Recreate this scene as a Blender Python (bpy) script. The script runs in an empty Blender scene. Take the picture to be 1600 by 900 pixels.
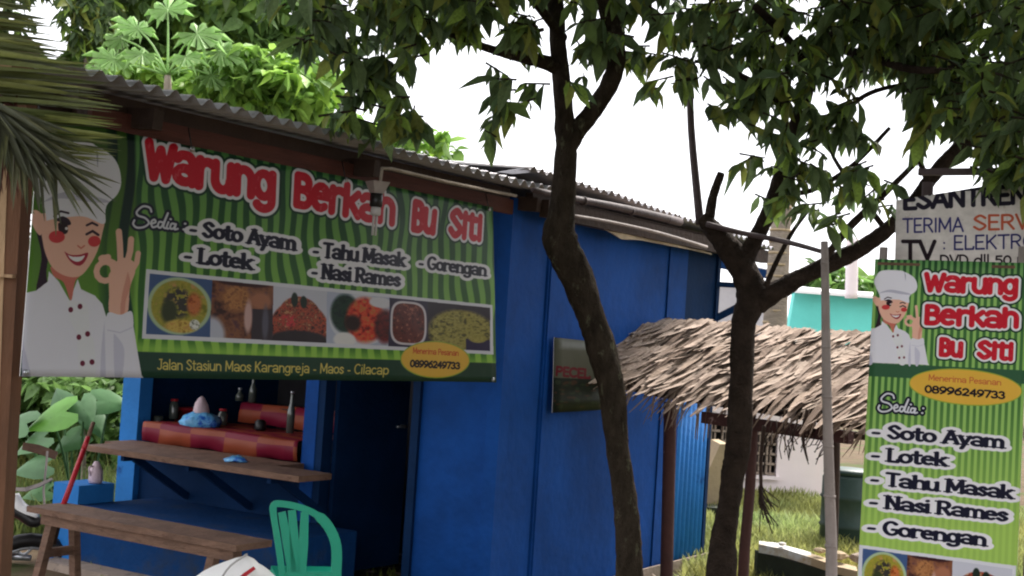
import bpy, bmesh, math, random
import numpy as np
from mathutils import Vector, Matrix
random.seed(7); RNG = np.random.default_rng(7)
SC = bpy.context.scene
COL = SC.collection
R = math.radians

# ------------------------------------------------------------------ camera
F = 2100.0; PIT = R(1.9); ROL = R(3.7); EYE = 1.62
FW = Vector((0, math.cos(PIT), math.sin(PIT))); U0 = Vector((0, -math.sin(PIT), math.cos(PIT))); R0 = Vector((1, 0, 0))
RT = R0*math.cos(ROL) + U0*math.sin(ROL); UP = U0*math.cos(ROL) - R0*math.sin(ROL)
CAM = Vector((0, 0, EYE))
cd = bpy.data.cameras.new('camera'); cam = bpy.data.objects.new('camera', cd); COL.objects.link(cam)
cd.sensor_width = 36; cd.lens = F/1600*36; cd.clip_end = 2000; cd.clip_start = .05
cam.matrix_world = Matrix(((RT.x, UP.x, -FW.x, 0), (RT.y, UP.y, -FW.y, 0), (RT.z, UP.z, -FW.z, EYE), (0, 0, 0, 1)))
SC.camera = cam
cd.dof.use_dof = False

# ------------------------------------------------------------------ sky, sun, exposure
SUN_EL, SUN_AZ = R(50), R(32)          # sun beyond the stall, to the right, behind thin cloud
w = bpy.data.worlds.new('World'); SC.world = w; w.use_nodes = True
nt = w.node_tree; nt.nodes.clear()
sky = nt.nodes.new('ShaderNodeTexSky'); sky.sky_type = 'NISHITA'; sky.sun_disc = False
sky.sun_elevation = SUN_EL; sky.sun_rotation = SUN_AZ
bg1 = nt.nodes.new('ShaderNodeBackground'); bg1.inputs['Strength'].default_value = .12
bg2 = nt.nodes.new('ShaderNodeBackground'); bg2.inputs['Color'].default_value = (.97, .965, 1, 1); bg2.inputs['Strength'].default_value = 1.25
mx = nt.nodes.new('ShaderNodeMixShader'); mx.inputs[0].default_value = .88
wo = nt.nodes.new('ShaderNodeOutputWorld')
nt.links.new(sky.outputs[0], bg1.inputs[0]); nt.links.new(bg1.outputs[0], mx.inputs[1]); nt.links.new(bg2.outputs[0], mx.inputs[2]); nt.links.new(mx.outputs[0], wo.inputs[0])
sl = bpy.data.lights.new('sun', 'SUN'); sl.energy = 4.6; sl.angle = R(14); sl.color = (1, .95, .88)
so = bpy.data.objects.new('sun', sl); COL.objects.link(so)
sd = Vector((math.sin(SUN_AZ)*math.cos(SUN_EL), math.cos(SUN_AZ)*math.cos(SUN_EL), math.sin(SUN_EL)))
so.rotation_euler = (-sd).to_track_quat('-Z', 'Y').to_euler(); so.location = (4, 12, 12)
SC.view_settings.view_transform = 'Standard'; SC.view_settings.look = 'None'
SC.view_settings.exposure = 1.0; SC.view_settings.gamma = 1
SC.cycles.filter_width = 2.1; SC.cycles.max_bounces = 8; SC.cycles.transparent_max_bounces = 8

# ------------------------------------------------------------------ geometry frame of the stall
TH = R(32.2)
AX = Vector((math.sin(TH), math.cos(TH), 0)); BX = Vector((-math.cos(TH), math.sin(TH), 0)); ZX = Vector((0, 0, 1))
def ray(px, py): return FW*F + RT*(px-800) - UP*(py-450)
def D(px, py, Y):
    d = ray(px, py); return CAM + d*(Y/d.y)
C0 = D(790, 520, 7.8); C0.z = 0
def P(s, t, z): return C0 + AX*s + BX*t + ZX*z
def hit(px, py, p0, n):
    d = ray(px, py); return CAM + d*((p0-CAM).dot(n)/d.dot(n))
def S(px, py, off=0.0): return hit(px, py, C0+BX*off, BX)       # on a vertical plane along the side wall
def Fr(px, py, off=0.0): return hit(px, py, C0+AX*off, AX)      # on a vertical plane along the front wall
def proj(p):
    d = p-CAM; z = d.dot(FW); return 800+F*d.dot(RT)/z, 450-F*d.dot(UP)/z
def stz(p): d = p-C0; return d.dot(AX), d.dot(BX), p.z
GZ = -.05

# ------------------------------------------------------------------ materials
def lin(c): return tuple(((x/255)/12.92 if x/255 <= .04045 else ((x/255+.055)/1.055)**2.4) for x in c)
MATS = {}
def mat(name, c, rough=.7, var=.25, scale=6., bump=.15, bscale=40., spec=.4, dark=None, dscale=2.5, dth=.5, trans=0, metal=0, attr=False, stretch=None, dsharp=.12):
    if name in MATS: return MATS[name]
    m = bpy.data.materials.new(name); MATS[name] = m; m.use_nodes = True
    t = m.node_tree; N = t.nodes; L = t.links; b = N['Principled BSDF']
    b.inputs['Roughness'].default_value = rough; b.inputs['Specular IOR Level'].default_value = spec; b.inputs['Metallic'].default_value = metal
    tc = N.new('ShaderNodeTexCoord'); mp = N.new('ShaderNodeMapping'); L.new(tc.outputs['Object'], mp.inputs[0])
    if stretch: mp.inputs['Scale'].default_value = stretch
    n1 = N.new('ShaderNodeTexNoise'); n1.inputs['Scale'].default_value = scale; n1.inputs['Detail'].default_value = 6; n1.inputs['Roughness'].default_value = .65
    L.new(mp.outputs[0], n1.inputs['Vector'])
    cr = N.new('ShaderNodeValToRGB'); c = tuple(c)
    cr.color_ramp.elements[0].position = .3; cr.color_ramp.elements[1].position = .7
    cr.color_ramp.elements[0].color = tuple(x*(1-var) for x in c)+(1,); cr.color_ramp.elements[1].color = tuple(min(1, x*(1+var)) for x in c)+(1,)
    L.new(n1.outputs[0], cr.inputs[0]); out = cr.outputs[0]
    if dark is not None:
        n2 = N.new('ShaderNodeTexNoise'); n2.inputs['Scale'].default_value = dscale; n2.inputs['Detail'].default_value = 8; n2.inputs['Roughness'].default_value = .7
        L.new(mp.outputs[0], n2.inputs['Vector'])
        r2 = N.new('ShaderNodeValToRGB'); r2.color_ramp.elements[0].position = dth; r2.color_ramp.elements[1].position = min(1, dth+dsharp)
        L.new(n2.outputs[0], r2.inputs[0])
        mm = N.new('ShaderNodeMix'); mm.data_type = 'RGBA'; L.new(r2.outputs[0], mm.inputs[0]); L.new(out, mm.inputs[6]); mm.inputs[7].default_value = tuple(dark)+(1,)
        out = mm.outputs[2]
    if attr:
        at = N.new('ShaderNodeAttribute'); at.attribute_name = 'tint'
        mm = N.new('ShaderNodeMix'); mm.data_type = 'RGBA'; mm.blend_type = 'MULTIPLY'; mm.inputs[0].default_value = 1
        L.new(out, mm.inputs[6]); L.new(at.outputs['Color'], mm.inputs[7]); out = mm.outputs[2]
    L.new(out, b.inputs['Base Color'])
    if bump:
        n3 = N.new('ShaderNodeTexNoise'); n3.inputs['Scale'].default_value = bscale; n3.inputs['Detail'].default_value = 5
        L.new(mp.outputs[0], n3.inputs['Vector'])
        bp = N.new('ShaderNodeBump'); bp.inputs['Strength'].default_value = bump; bp.inputs['Distance'].default_value = .02
        L.new(n3.outputs[0], bp.inputs['Height']); L.new(bp.outputs[0], b.inputs['Normal'])
    if trans:
        tr = N.new('ShaderNodeBsdfTranslucent'); L.new(out, tr.inputs[0]); ms = N.new('ShaderNodeMixShader'); ms.inputs[0].default_value = trans
        L.new(b.outputs[0], ms.inputs[1]); L.new(tr.outputs[0], ms.inputs[2]); L.new(ms.outputs[0], N['Material Output'].inputs[0])
    return m

M_BLUE = mat('blue_wall_paint', lin((14, 68, 140)), .7, .22, 2.2, .25, 18, dark=lin((11, 54, 112)), dscale=1.3, dth=.44, dsharp=.3, spec=.12)
M_BLUE2 = mat('light_blue_paint', lin((40, 112, 182)), .65, .12, 3, .2, 30, dark=lin((18, 60, 120)), dscale=4, dth=.6, spec=.15)
M_LEDGE = mat('dusty_blue_masonry_paint', lin((16, 58, 108)), .8, .2, 3, .3, 30, dark=lin((46, 58, 78)), dscale=3, dth=.5, dsharp=.2, spec=.1)
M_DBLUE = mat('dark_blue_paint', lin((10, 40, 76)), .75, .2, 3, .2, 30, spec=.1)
M_ROOF = mat('corrugated_zinc', lin((150, 148, 154)), .38, .2, 5, .1, 30, dark=lin((92, 62, 48)), dscale=3, dth=.6, metal=.55)
M_FASC = mat('brown_board', lin((74, 36, 26)), .8, .3, 3, .3, 20, stretch=(1, 1, 8))
M_DWOOD = mat('dark_timber', lin((52, 36, 28)), .8, .3, 5, .4, 30)
M_WOOD = mat('weathered_plank', lin((112, 84, 68)), .75, .35, 7, .4, 40, dark=lin((84, 56, 42)), dscale=6, dth=.56, stretch=(1, 1, 3))
M_POST = mat('tan_post_wood', lin((172, 142, 110)), .75, .22, 4, .3, 30, dark=lin((120, 78, 48)), dscale=3, dth=.6, stretch=(3, 3, .6))
M_POST2 = mat('brown_post_wood', lin((104, 70, 48)), .75, .25, 4, .3, 30, stretch=(3, 3, .6))
M_BARK = mat('tree_bark', lin((54, 47, 40)), .95, .5, 12, 1., 60, spec=.05, dark=lin((104, 104, 84)), dscale=11, dth=.58, stretch=(1.6, 1.6, .7))
M_BARK2 = mat('tree_bark_pale_patches', lin((48, 40, 35)), .95, .5, 12, 1., 60, spec=.1, dark=lin((150, 130, 118)), dscale=4, dth=.66, dsharp=.05)
M_GBARK = mat('grey_bark', lin((148, 136, 124)), .9, .25, 6, .6, 30, stretch=(1, 1, 3), spec=.1)
M_BAMBOO = mat('grey_bamboo', lin((142, 132, 128)), .7, .2, 6, .3, 40, dark=lin((104, 94, 88)), dscale=5, dth=.6)
M_DBAMB = mat('dark_bamboo', lin((70, 57, 58)), .7, .25, 6, .3, 40)
M_LEAF = mat('dark_leaf', lin((100, 118, 78)), .5, .3, 14, 0, spec=.25, trans=.45, attr=True)
M_LEAFB = mat('bright_leaf', lin((130, 166, 84)), .5, .25, 8, 0, spec=.25, trans=.4, attr=True)
M_LEAFM = mat('mid_leaf', lin((104, 134, 76)), .5, .3, 8, 0, spec=.25, trans=.4, attr=True)
M_PAPAYA = mat('papaya_leaf', lin((150, 184, 118)), .5, .2, 8, 0, spec=.25, trans=.45, attr=True)
M_TARO = mat('taro_leaf', lin((98, 132, 92)), .42, .2, 5, .1, 14, spec=.4, trans=.25, attr=True)
M_PALM = mat('palm_leaflet', lin((102, 108, 66)), .5, .3, 10, 0, spec=.3, trans=.28, attr=True)
M_PALMD = mat('dark_palm_leaflet', lin((70, 72, 54)), .55, .3, 10, 0, spec=.3, trans=.1, attr=True)
M_THATCH = mat('dry_thatch', lin((160, 144, 132)), .9, .25, 9, .3, 50, spec=.15, attr=True)
M_GRASS = mat('grass_blades', lin((146, 160, 102)), .6, .25, 3, 0, spec=.2, trans=.35, attr=True)
M_SOIL = mat('soil', lin((92, 78, 62)), .95, .3, 3, .5, 30, spec=.1, dark=lin((70, 84, 44)), dscale=.9, dth=.5)
M_WHITE = mat('white_plastic', lin((232, 230, 230)), .4, .04, 3, 0)
M_WWALL = mat('pale_pink_wall', lin((240, 226, 228)), .8, .05, 1.5, .1, 20, dark=lin((190, 176, 168)), dscale=2, dth=.62)
M_GWALL = mat('grey_plaster', lin((176, 172, 172)), .85, .12, 2, .2, 20)
M_TURQ = mat('turquoise_paint', lin((104, 208, 198)), .7, .08, 2, .1, 20)
M_GREEN = mat('green_plastic', lin((16, 152, 122)), .35, .06, 4, .05, 20, spec=.5)
M_RED = mat('red_paint', lin((170, 30, 44)), .45, .1, 4, 0)
M_BLACK = mat('black_plastic', lin((26, 24, 26)), .4, .1, 4, 0)
M_DGREEN = mat('dark_green_tank', lin((42, 62, 58)), .5, .15, 4, .1)
M_BAGB = mat('blue_bag', lin((110, 180, 230)), .25, .3, 14, .4, 40, dark=lin((30, 90, 190)), dscale=12, dth=.5)
M_BAGG = mat('grey_bag', lin((190, 168, 176)), .4, .2, 14, .4, 40)
M_GLASS = mat('dull_glass', lin((70, 76, 72)), .12, .1, 6, 0, spec=.8)
M_BRICK = mat('concrete_block', lin((150, 134, 122)), .9, .2, 6, .4, 30, dark=lin((96, 88, 78)), dscale=5, dth=.55)
M_TAN = mat('tan_cement', lin((168, 148, 120)), .9, .15, 5, .3, 30)
M_TARP = mat('torn_plastic_sheet', lin((206, 190, 160)), .5, .2, 14, .3, 30, trans=.3)
M_WGREY = mat('light_grey_concrete', lin((206, 206, 206)), .8, .1, 5, .2, 30, dark=lin((176, 154, 122)), dscale=3, dth=.5)
M_MOSS = mat('mossy_ditch_wall', lin((40, 46, 36)), .9, .3, 6, .4, 30)
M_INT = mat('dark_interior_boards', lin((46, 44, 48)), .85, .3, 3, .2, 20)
M_SILV = mat('silver_metal', lin((176, 178, 184)), .3, .1, 6, 0, metal=.8)
M_REDPOST = mat('red_brown_post', lin((64, 36, 32)), .8, .3, 5, .3, 30, dark=lin((176, 150, 146)), dscale=5, dth=.63, dsharp=.04)
M_DARKP = mat('dim_photo_print', lin((40, 54, 44)), .5, .4, 8, 0)
M_LBOARD = mat('pale_poster_paper', lin((190, 190, 170)), .7, .1, 5, 0)

def cloth_mat():
    m = bpy.data.materials.new('checked_oilcloth'); m.use_nodes = True
    t = m.node_tree; N = t.nodes; L = t.links; b = N['Principled BSDF']; b.inputs['Roughness'].default_value = .5; b.inputs['Specular IOR Level'].default_value = .2
    uv = N.new('ShaderNodeUVMap'); ch = N.new('ShaderNodeTexChecker'); ch.inputs['Scale'].default_value = 1
    ch.inputs['Color1'].default_value = lin((108, 14, 40))+(1,); ch.inputs['Color2'].default_value = lin((150, 84, 36))+(1,)
    br = N.new('ShaderNodeTexBrick'); br.inputs['Scale'].default_value = 1; br.inputs['Mortar Size'].default_value = 0
    br.inputs['Color1'].default_value = lin((100, 14, 40))+(1,); br.inputs['Color2'].default_value = lin((120, 26, 48))+(1,)
    br.inputs['Brick Width'].default_value = 1; br.inputs['Row Height'].default_value = 1
    mm = N.new('ShaderNodeMix'); mm.data_type = 'RGBA'; mm.inputs[0].default_value = .5
    mp = N.new('ShaderNodeMapping'); mp.inputs['Scale'].default_value = (.5, 1, 1)
    L.new(uv.outputs[0], mp.inputs[0]); L.new(mp.outputs[0], ch.inputs[0]); L.new(uv.outputs[0], br.inputs[0])
    L.new(br.outputs[0], mm.inputs[6]); L.new(ch.outputs[0], mm.inputs[7]); L.new(mm.outputs[2], b.inputs['Base Color'])
    return m
M_CLOTH = cloth_mat()

# ------------------------------------------------------------------ objects
WL = {}
def setp(o, label=None, cat=None, group=None, kind=None):
    if label: o['label'] = label
    if cat: o['category'] = cat
    if group: o['group'] = group
    if kind: o['kind'] = kind
    return o
def thing(name, loc, label, cat, group=None):
    o = bpy.data.objects.new(name, None); COL.objects.link(o); o.location = loc; o.empty_display_size = .2
    WL[o.name] = Vector(loc); return setp(o, label, cat, group)
class MB:
    def __init__(s): s.v = []; s.f = []; s.m = []; s.uv = None; s.sm = []
    def add(s, vs, fs, mi=0, sm=False):
        n = len(s.v); s.v += [tuple(x) for x in vs]; s.f += [tuple(i+n for i in f) for f in fs]; s.m += [mi]*len(fs); s.sm += [sm]*len(fs); return s
    def hexa(s, c, mi=0):
        return s.add(c, [(0, 3, 2, 1), (4, 5, 6, 7), (0, 1, 5, 4), (1, 2, 6, 5), (2, 3, 7, 6), (3, 0, 4, 7)], mi)
    def box(s, s0, s1, t0, t1, z0, z1, mi=0):   # stall frame
        return s.hexa([P(s0, t0, z0), P(s1, t0, z0), P(s1, t1, z0), P(s0, t1, z0), P(s0, t0, z1), P(s1, t0, z1), P(s1, t1, z1), P(s0, t1, z1)], mi)
    def bar(s, p, q, wd, th, up=ZX, mi=0):
        p = Vector(p); q = Vector(q); d = (q-p).normalized(); x = d.cross(up)
        if x.length < 1e-4: x = d.cross(Vector((1, 0, 0)))
        x.normalize(); y = x.cross(d).normalized(); x *= wd/2; y *= th/2
        return s.hexa([p-x-y, p+x-y, p+x+y, p-x+y, q-x-y, q+x-y, q+x+y, q-x+y], mi)
    def tube(s, pts, rad, n=10, mi=0, rough=0., cap=True, sub=0, rs=0.5):
        pts = [Vector(p) for p in pts]
        if not hasattr(rad, '__len__'): rad = [rad]*len(pts)
        if sub:
            q = []; rr = []
            for i in range(len(pts)-1):
                p0 = pts[max(i-1, 0)]; p1 = pts[i]; p2 = pts[i+1]; p3 = pts[min(i+2, len(pts)-1)]
                for k in range(sub):
                    t = k/sub; q.append(.5*((2*p1)+(-p0+p2)*t+(2*p0-5*p1+4*p2-p3)*t*t+(-p0+3*p1-3*p2+p3)*t**3)); rr.append(rad[i]*(1-t)+rad[i+1]*t)
            q.append(pts[-1]); rr.append(rad[-1]); pts, rad = q, rr
        base = len(s.v); x = None; prev = None; rn = [random.uniform(-1, 1) for _ in range(n)]
        vs = []
        for i, p in enumerate(pts):
            d = (pts[min(i+1, len(pts)-1)]-pts[max(i-1, 0)]).normalized()
            if x is None:
                x = d.cross(Vector((.3, .9, .2))).normalized()
            x = (x-d*x.dot(d)).normalized(); y = d.cross(x)
            rn = [a*.6+random.uniform(-1, 1)*.5 for a in rn]
            for k in range(n):
                a = 2*math.pi*k/n; r = rad[i]*(1+rough*rn[k]); vs.append(p+x*math.cos(a)*r+y*math.sin(a)*r)
        fs = [(i*n+k, i*n+(k+1) % n, (i+1)*n+(k+1) % n, (i+1)*n+k) for i in range(len(pts)-1) for k in range(n)]
        if cap:
            fs += [tuple(range(n))[::-1], tuple((len(pts)-1)*n+k for k in range(n))]
        return s.add(vs, fs, mi, True)
    def lathe(s, base, prof, n=14, mi=0, axis=ZX, jitter=0):
        pts = []; base = Vector(base); ax = Vector(axis).normalized(); x = ax.cross(Vector((.2, 1, .1))).normalized(); y = ax.cross(x)
        for r, h in prof:
            for k in range(n):
                a = 2*math.pi*k/n; rr = r*(1+random.uniform(-jitter, jitter)); pts.append(base+ax*(h+random.uniform(-jitter, jitter)*.03)+x*math.cos(a)*rr+y*math.sin(a)*rr)
        m = len(prof); fs = [(i*n+k, i*n+(k+1) % n, (i+1)*n+(k+1) % n, (i+1)*n+k) for i in range(m-1) for k in range(n)]
        fs += [tuple(range(n))[::-1], tuple((m-1)*n+k for k in range(n))]
        return s.add(pts, fs, mi, True)
    def slab(s, poly, nrm, th, mi=0):      # extruded polygon
        n = len(poly); nrm = Vector(nrm).normalized()*th; a = [Vector(p)-nrm*.5 for p in poly]; b = [Vector(p)+nrm*.5 for p in poly]
        return s.add(a+b, [tuple(range(n))[::-1], tuple(range(n, 2*n))]+[(i, (i+1) % n, n+(i+1) % n, n+i) for i in range(n)], mi)
    def strip(s, pts, nrm, wd, th, mi=0):   # flat bar following a path
        pts = [Vector(p) for p in pts]; nrm = Vector(nrm).normalized(); vs = []
        if not hasattr(wd, '__len__'): wd = [wd]*len(pts)
        for i, p in enumerate(pts):
            d = (pts[min(i+1, len(pts)-1)]-pts[max(i-1, 0)]).normalized(); x = d.cross(nrm).normalized()*wd[i]/2; y = nrm*th/2
            vs += [p-x-y, p+x-y, p+x+y, p-x+y]
        fs = [(4*i+k, 4*i+(k+1) % 4, 4*i+4+(k+1) % 4, 4*i+4+k) for i in range(len(pts)-1) for k in range(4)]
        m = 4*(len(pts)-1); fs += [(3, 2, 1, 0), (m, m+1, m+2, m+3)]
        return s.add(vs, fs, mi)
    def build(s, name, mats, parent=None, label=None, cat=None, group=None, kind=None, tint=None):
        me = bpy.data.meshes.new(name); off = WL[parent.name] if parent else Vector((0, 0, 0))
        me.from_pydata([(v[0]-off.x, v[1]-off.y, v[2]-off.z) for v in s.v], [], s.f)
        for m in (mats if isinstance(mats, (list, tuple)) else [mats]): me.materials.append(m)
        me.polygons.foreach_set('material_index', s.m); me.polygons.foreach_set('use_smooth', s.sm)
        if tint is not None:
            at = me.color_attributes.new('tint', 'FLOAT_COLOR', 'POINT')
            at.data.foreach_set('color', np.asarray(tint, dtype=np.float32).ravel())
        me.update(); bm = bmesh.new(); bm.from_mesh(me); bmesh.ops.recalc_face_normals(bm, faces=bm.faces); bm.to_mesh(me); bm.free()
        o = bpy.data.objects.new(name, me); COL.objects.link(o)
        if parent: o.parent = parent
        WL[o.name] = off.copy()
        return setp(o, label, cat, group, kind)

# ------------------------------------------------------------------ flat print: stroke lettering rasterised into a generated texture
def arc(cx, cy, rx, ry, a0, a1, n=12):
    return [(cx+rx*math.cos(R(a0+(a1-a0)*i/n)), cy+ry*math.sin(R(a0+(a1-a0)*i/n))) for i in range(n+1)]
def crv(p, n=5):
    q = []
    for i in range(len(p)-1):
        p0 = p[max(i-1, 0)]; p1 = p[i]; p2 = p[i+1]; p3 = p[min(i+2, len(p)-1)]
        for k in range(n):
            t = k/n; q.append(tuple(.5*(2*p1[j]+(-p0[j]+p2[j])*t+(2*p0[j]-5*p1[j]+4*p2[j]-p3[j])*t*t+(-p0[j]+3*p1[j]-3*p2[j]+p3[j])*t**3) for j in (0, 1)))
    return q+[p[-1]]
X = .66
bowl = arc(.3, .33, .24, .31, 0, 360, 18)
G = {
 'a': (.68, [crv([(.1, .56), (.22, .67), (.42, .67), (.56, .54), (.58, .4)])+[(.58, 0)], arc(.33, .18, .25, .17, 0, 360, 14)]), 'c': (.58, [arc(.32, .33, .26, .31, 50, 310)]), 'd': (.66, [bowl, [(.56, 1), (.56, 0)]]),
 'e': (.62, [[(.06, .36), (.56, .36)]+arc(.31, .33, .25, .31, 5, 305)]), 'g': (.66, [bowl, [(.56, X), (.56, -.1)]+arc(.31, -.1, .25, .2, 0, -150)]),
 'h': (.66, [[(.1, 1), (.1, 0)], arc(.34, .4, .23, .25, 180, 0)+[(.57, 0)]]), 'i': (.24, [[(.12, X), (.12, 0)], [(.12, .92), (.12, .93)]]),
 'j': (.3, [[(.2, X), (.2, -.12)]+arc(.05, -.12, .15, .15, 0, -120, 6), [(.2, .92), (.2, .93)]]),
 'k': (.6, [[(.1, 1), (.1, 0)], [(.52, .64), (.12, .28)], [(.24, .38), (.55, 0)]]), 'l': (.24, [[(.12, 1), (.12, 0)]]),
 'm': (.98, [[(.1, X), (.1, 0)], arc(.3, .42, .2, .22, 180, 0)+[(.5, 0)], arc(.7, .42, .2, .22, 180, 0)+[(.9, 0)]]),
 'n': (.66, [[(.1, X), (.1, 0)], arc(.33, .4, .23, .24, 180, 0)+[(.56, 0)]]), 'o': (.64, [arc(.32, .33, .26, .31, 0, 360, 18)]),
 'p': (.66, [[(.1, X), (.1, -.3)], arc(.35, .33, .25, .31, 0, 360, 18)]), 'r': (.5, [[(.1, X), (.1, 0)], arc(.35, .38, .25, .25, 180, 60)]),
 's': (.52, [crv([(.46, .52), (.28, .65), (.1, .5), (.27, .35), (.46, .17), (.27, .01), (.06, .14)])]),
 't': (.46, [[(.2, .92), (.2, .15)]+arc(.32, .13, .12, .12, 180, 300, 5), [(.04, X), (.4, X)]]),
 'u': (.66, [[(.08, X), (.08, .26)]+arc(.31, .26, .23, .25, 180, 360), [(.56, X), (.56, 0)]]),
 'y': (.6, [[(.06, X), (.32, .02)], [(.56, X), (.16, -.32)]]),
 'A': (.74, [[(.05, 0), (.37, 1)], [(.37, 1), (.69, 0)], [(.17, .33), (.57, .33)]]),
 'B': (.7, [[(.1, 1), (.1, 0)], [(.1, 1), (.32, 1)]+arc(.32, .77, .24, .23, 90, -90)+[(.1, .54)], [(.1, .54), (.36, .54)]+arc(.36, .27, .27, .27, 90, -90)+[(.1, 0)]]),
 'C': (.72, [arc(.4, .5, .34, .5, 50, 310)]), 'D': (.72, [[(.1, 1), (.1, 0)], [(.1, 1), (.28, 1)]+arc(.28, .5, .36, .5, 90, -90)+[(.1, 0)]]),
 'E': (.6, [[(.1, 1), (.1, 0)], [(.1, 1), (.52, 1)], [(.1, .52), (.46, .52)], [(.1, 0), (.54, 0)]]),
 'G': (.8, [arc(.42, .5, .35, .5, 48, 330, 16)+[(.74, .4)], [(.5, .42), (.76, .42)]]), 'I': (.26, [[(.13, 1), (.13, 0)]]),
 'J': (.54, [[(.42, 1), (.42, .25)]+arc(.22, .25, .2, .24, 0, -150), [(.22, 1), (.5, 1)]]), 'K': (.68, [[(.1, 1), (.1, 0)], [(.58, 1), (.12, .42)], [(.26, .56), (.6, 0)]]),
 'L': (.58, [[(.1, 1), (.1, 0)], [(.1, 0), (.52, 0), (.54, .16)]]), 'M': (.9, [[(.1, 0), (.12, 1)], [(.12, 1), (.45, .2)], [(.45, .2), (.78, 1)], [(.78, 1), (.8, 0)]]),
 'N': (.76, [[(.1, 0), (.1, 1)], [(.1, 1), (.64, 0)], [(.64, 0), (.64, 1)]]), 'O': (.78, [arc(.39, .5, .32, .5, 0, 360, 20)]),
 'P': (.66, [[(.1, 1), (.1, 0)], [(.1, 1), (.34, 1)]+arc(.34, .74, .24, .26, 90, -90)+[(.1, .48)]]),
 'R': (.7, [[(.1, 1), (.1, 0)], [(.1, 1), (.34, 1)]+arc(.34, .75, .24, .25, 90, -90)+[(.1, .5)], [(.34, .5), (.62, 0)]]),
 'S': (.66, [crv([(.57, .82), (.34, 1), (.1, .78), (.33, .53), (.58, .26), (.33, 0), (.07, .2)])]),
 'T': (.68, [[(.34, 1), (.34, 0)], [(.05, 1), (.63, 1)]]), 'V': (.66, [[(.04, 1), (.33, 0)], [(.33, 0), (.62, 1)]]),
 'W': (1., [[(.06, 1), (.28, 0)], [(.28, 0), (.5, .85)], [(.5, .85), (.72, 0)], [(.72, 0), (.94, 1)]]),
 '0': (.62, [arc(.31, .42, .24, .42, 0, 360, 18)]), '1': (.4, [[(.08, .7), (.24, .86), (.24, 0)]]),
 '2': (.62, [arc(.3, .6, .22, .24, 160, -30)+[(.08, .02), (.56, .02)]]), '3': (.6, [arc(.28, .64, .2, .2, 150, -80), arc(.28, .22, .24, .22, 80, -150)]),
 '4': (.64, [[(.44, 0), (.44, .85), (.06, .28), (.6, .28)]]), '5': (.6, [[(.5, .85), (.14, .85), (.12, .5)]+arc(.28, .27, .24, .27, 100, -140)]),
 '6': (.62, [arc(.31, .26, .24, .26, 0, 360), crv([(.48, .86), (.18, .6), (.07, .28)])]),
 '7': (.58, [[(.06, .85), (.54, .85), (.22, 0)]]), '8': (.62, [arc(.31, .64, .2, .2, 0, 360), arc(.31, .22, .25, .23, 0, 360)]),
 '9': (.62, [arc(.31, .58, .24, .26, 0, 360), crv([(.55, .55), (.44, .22), (.14, 0)])]),
 '-': (.46, [[(.12, .3), (.34, .3)]]), ':': (.24, [[(.12, .5), (.12, .51)], [(.12, .08), (.12, .09)]]), ' ': (.36, []), '.': (.24, [[(.12, .02), (.12, .03)]]),
}
def serifs(strokes, ch):
    out = []
    for st in strokes:
        for e, nb in ((st[0], st[1]), (st[-1], st[-2])):
            if abs(e[0]-nb[0]) < .08 and abs(e[1]-nb[1]) > .3 and min(abs(e[1]-k) for k in (0, X, 1, -.3)) < .03:
                lo = .1 if (e[1] > .5 and ch in 'mnrupaihkldbjy') else .17
                out.append([(e[0]-lo-.01, e[1]), (e[0]+(.02 if (e[1] > .5 and ch in 'mnruphkaild') else lo), e[1])])
            elif ch in 'AVWMNyk' and min(abs(e[1]-k) for k in (0, X, 1)) < .03 and abs(e[1]-nb[1]) > .3:
                out.append([(e[0]-.16, e[1]), (e[0]+.16, e[1])])
    return out

def vnoise(x, y, seed):
    r = np.random.default_rng(seed); T = r.random((64, 64))
    xi = np.floor(x).astype(int); yi = np.floor(y).astype(int); fx = x-xi; fy = y-yi; fx = fx*fx*(3-2*fx); fy = fy*fy*(3-2*fy)
    a = T[yi % 64, xi % 64]; b = T[yi % 64, (xi+1) % 64]; c = T[(yi+1) % 64, xi % 64]; d = T[(yi+1) % 64, (xi+1) % 64]
    return (a*(1-fx)+b*fx)*(1-fy)+(c*(1-fx)+d*fx)*fy
def fbm(x, y, seed): return .5*vnoise(x, y, seed)+.3*vnoise(x*2.1, y*2.1, seed+1)+.2*vnoise(x*4.3, y*4.3, seed+2)

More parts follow.
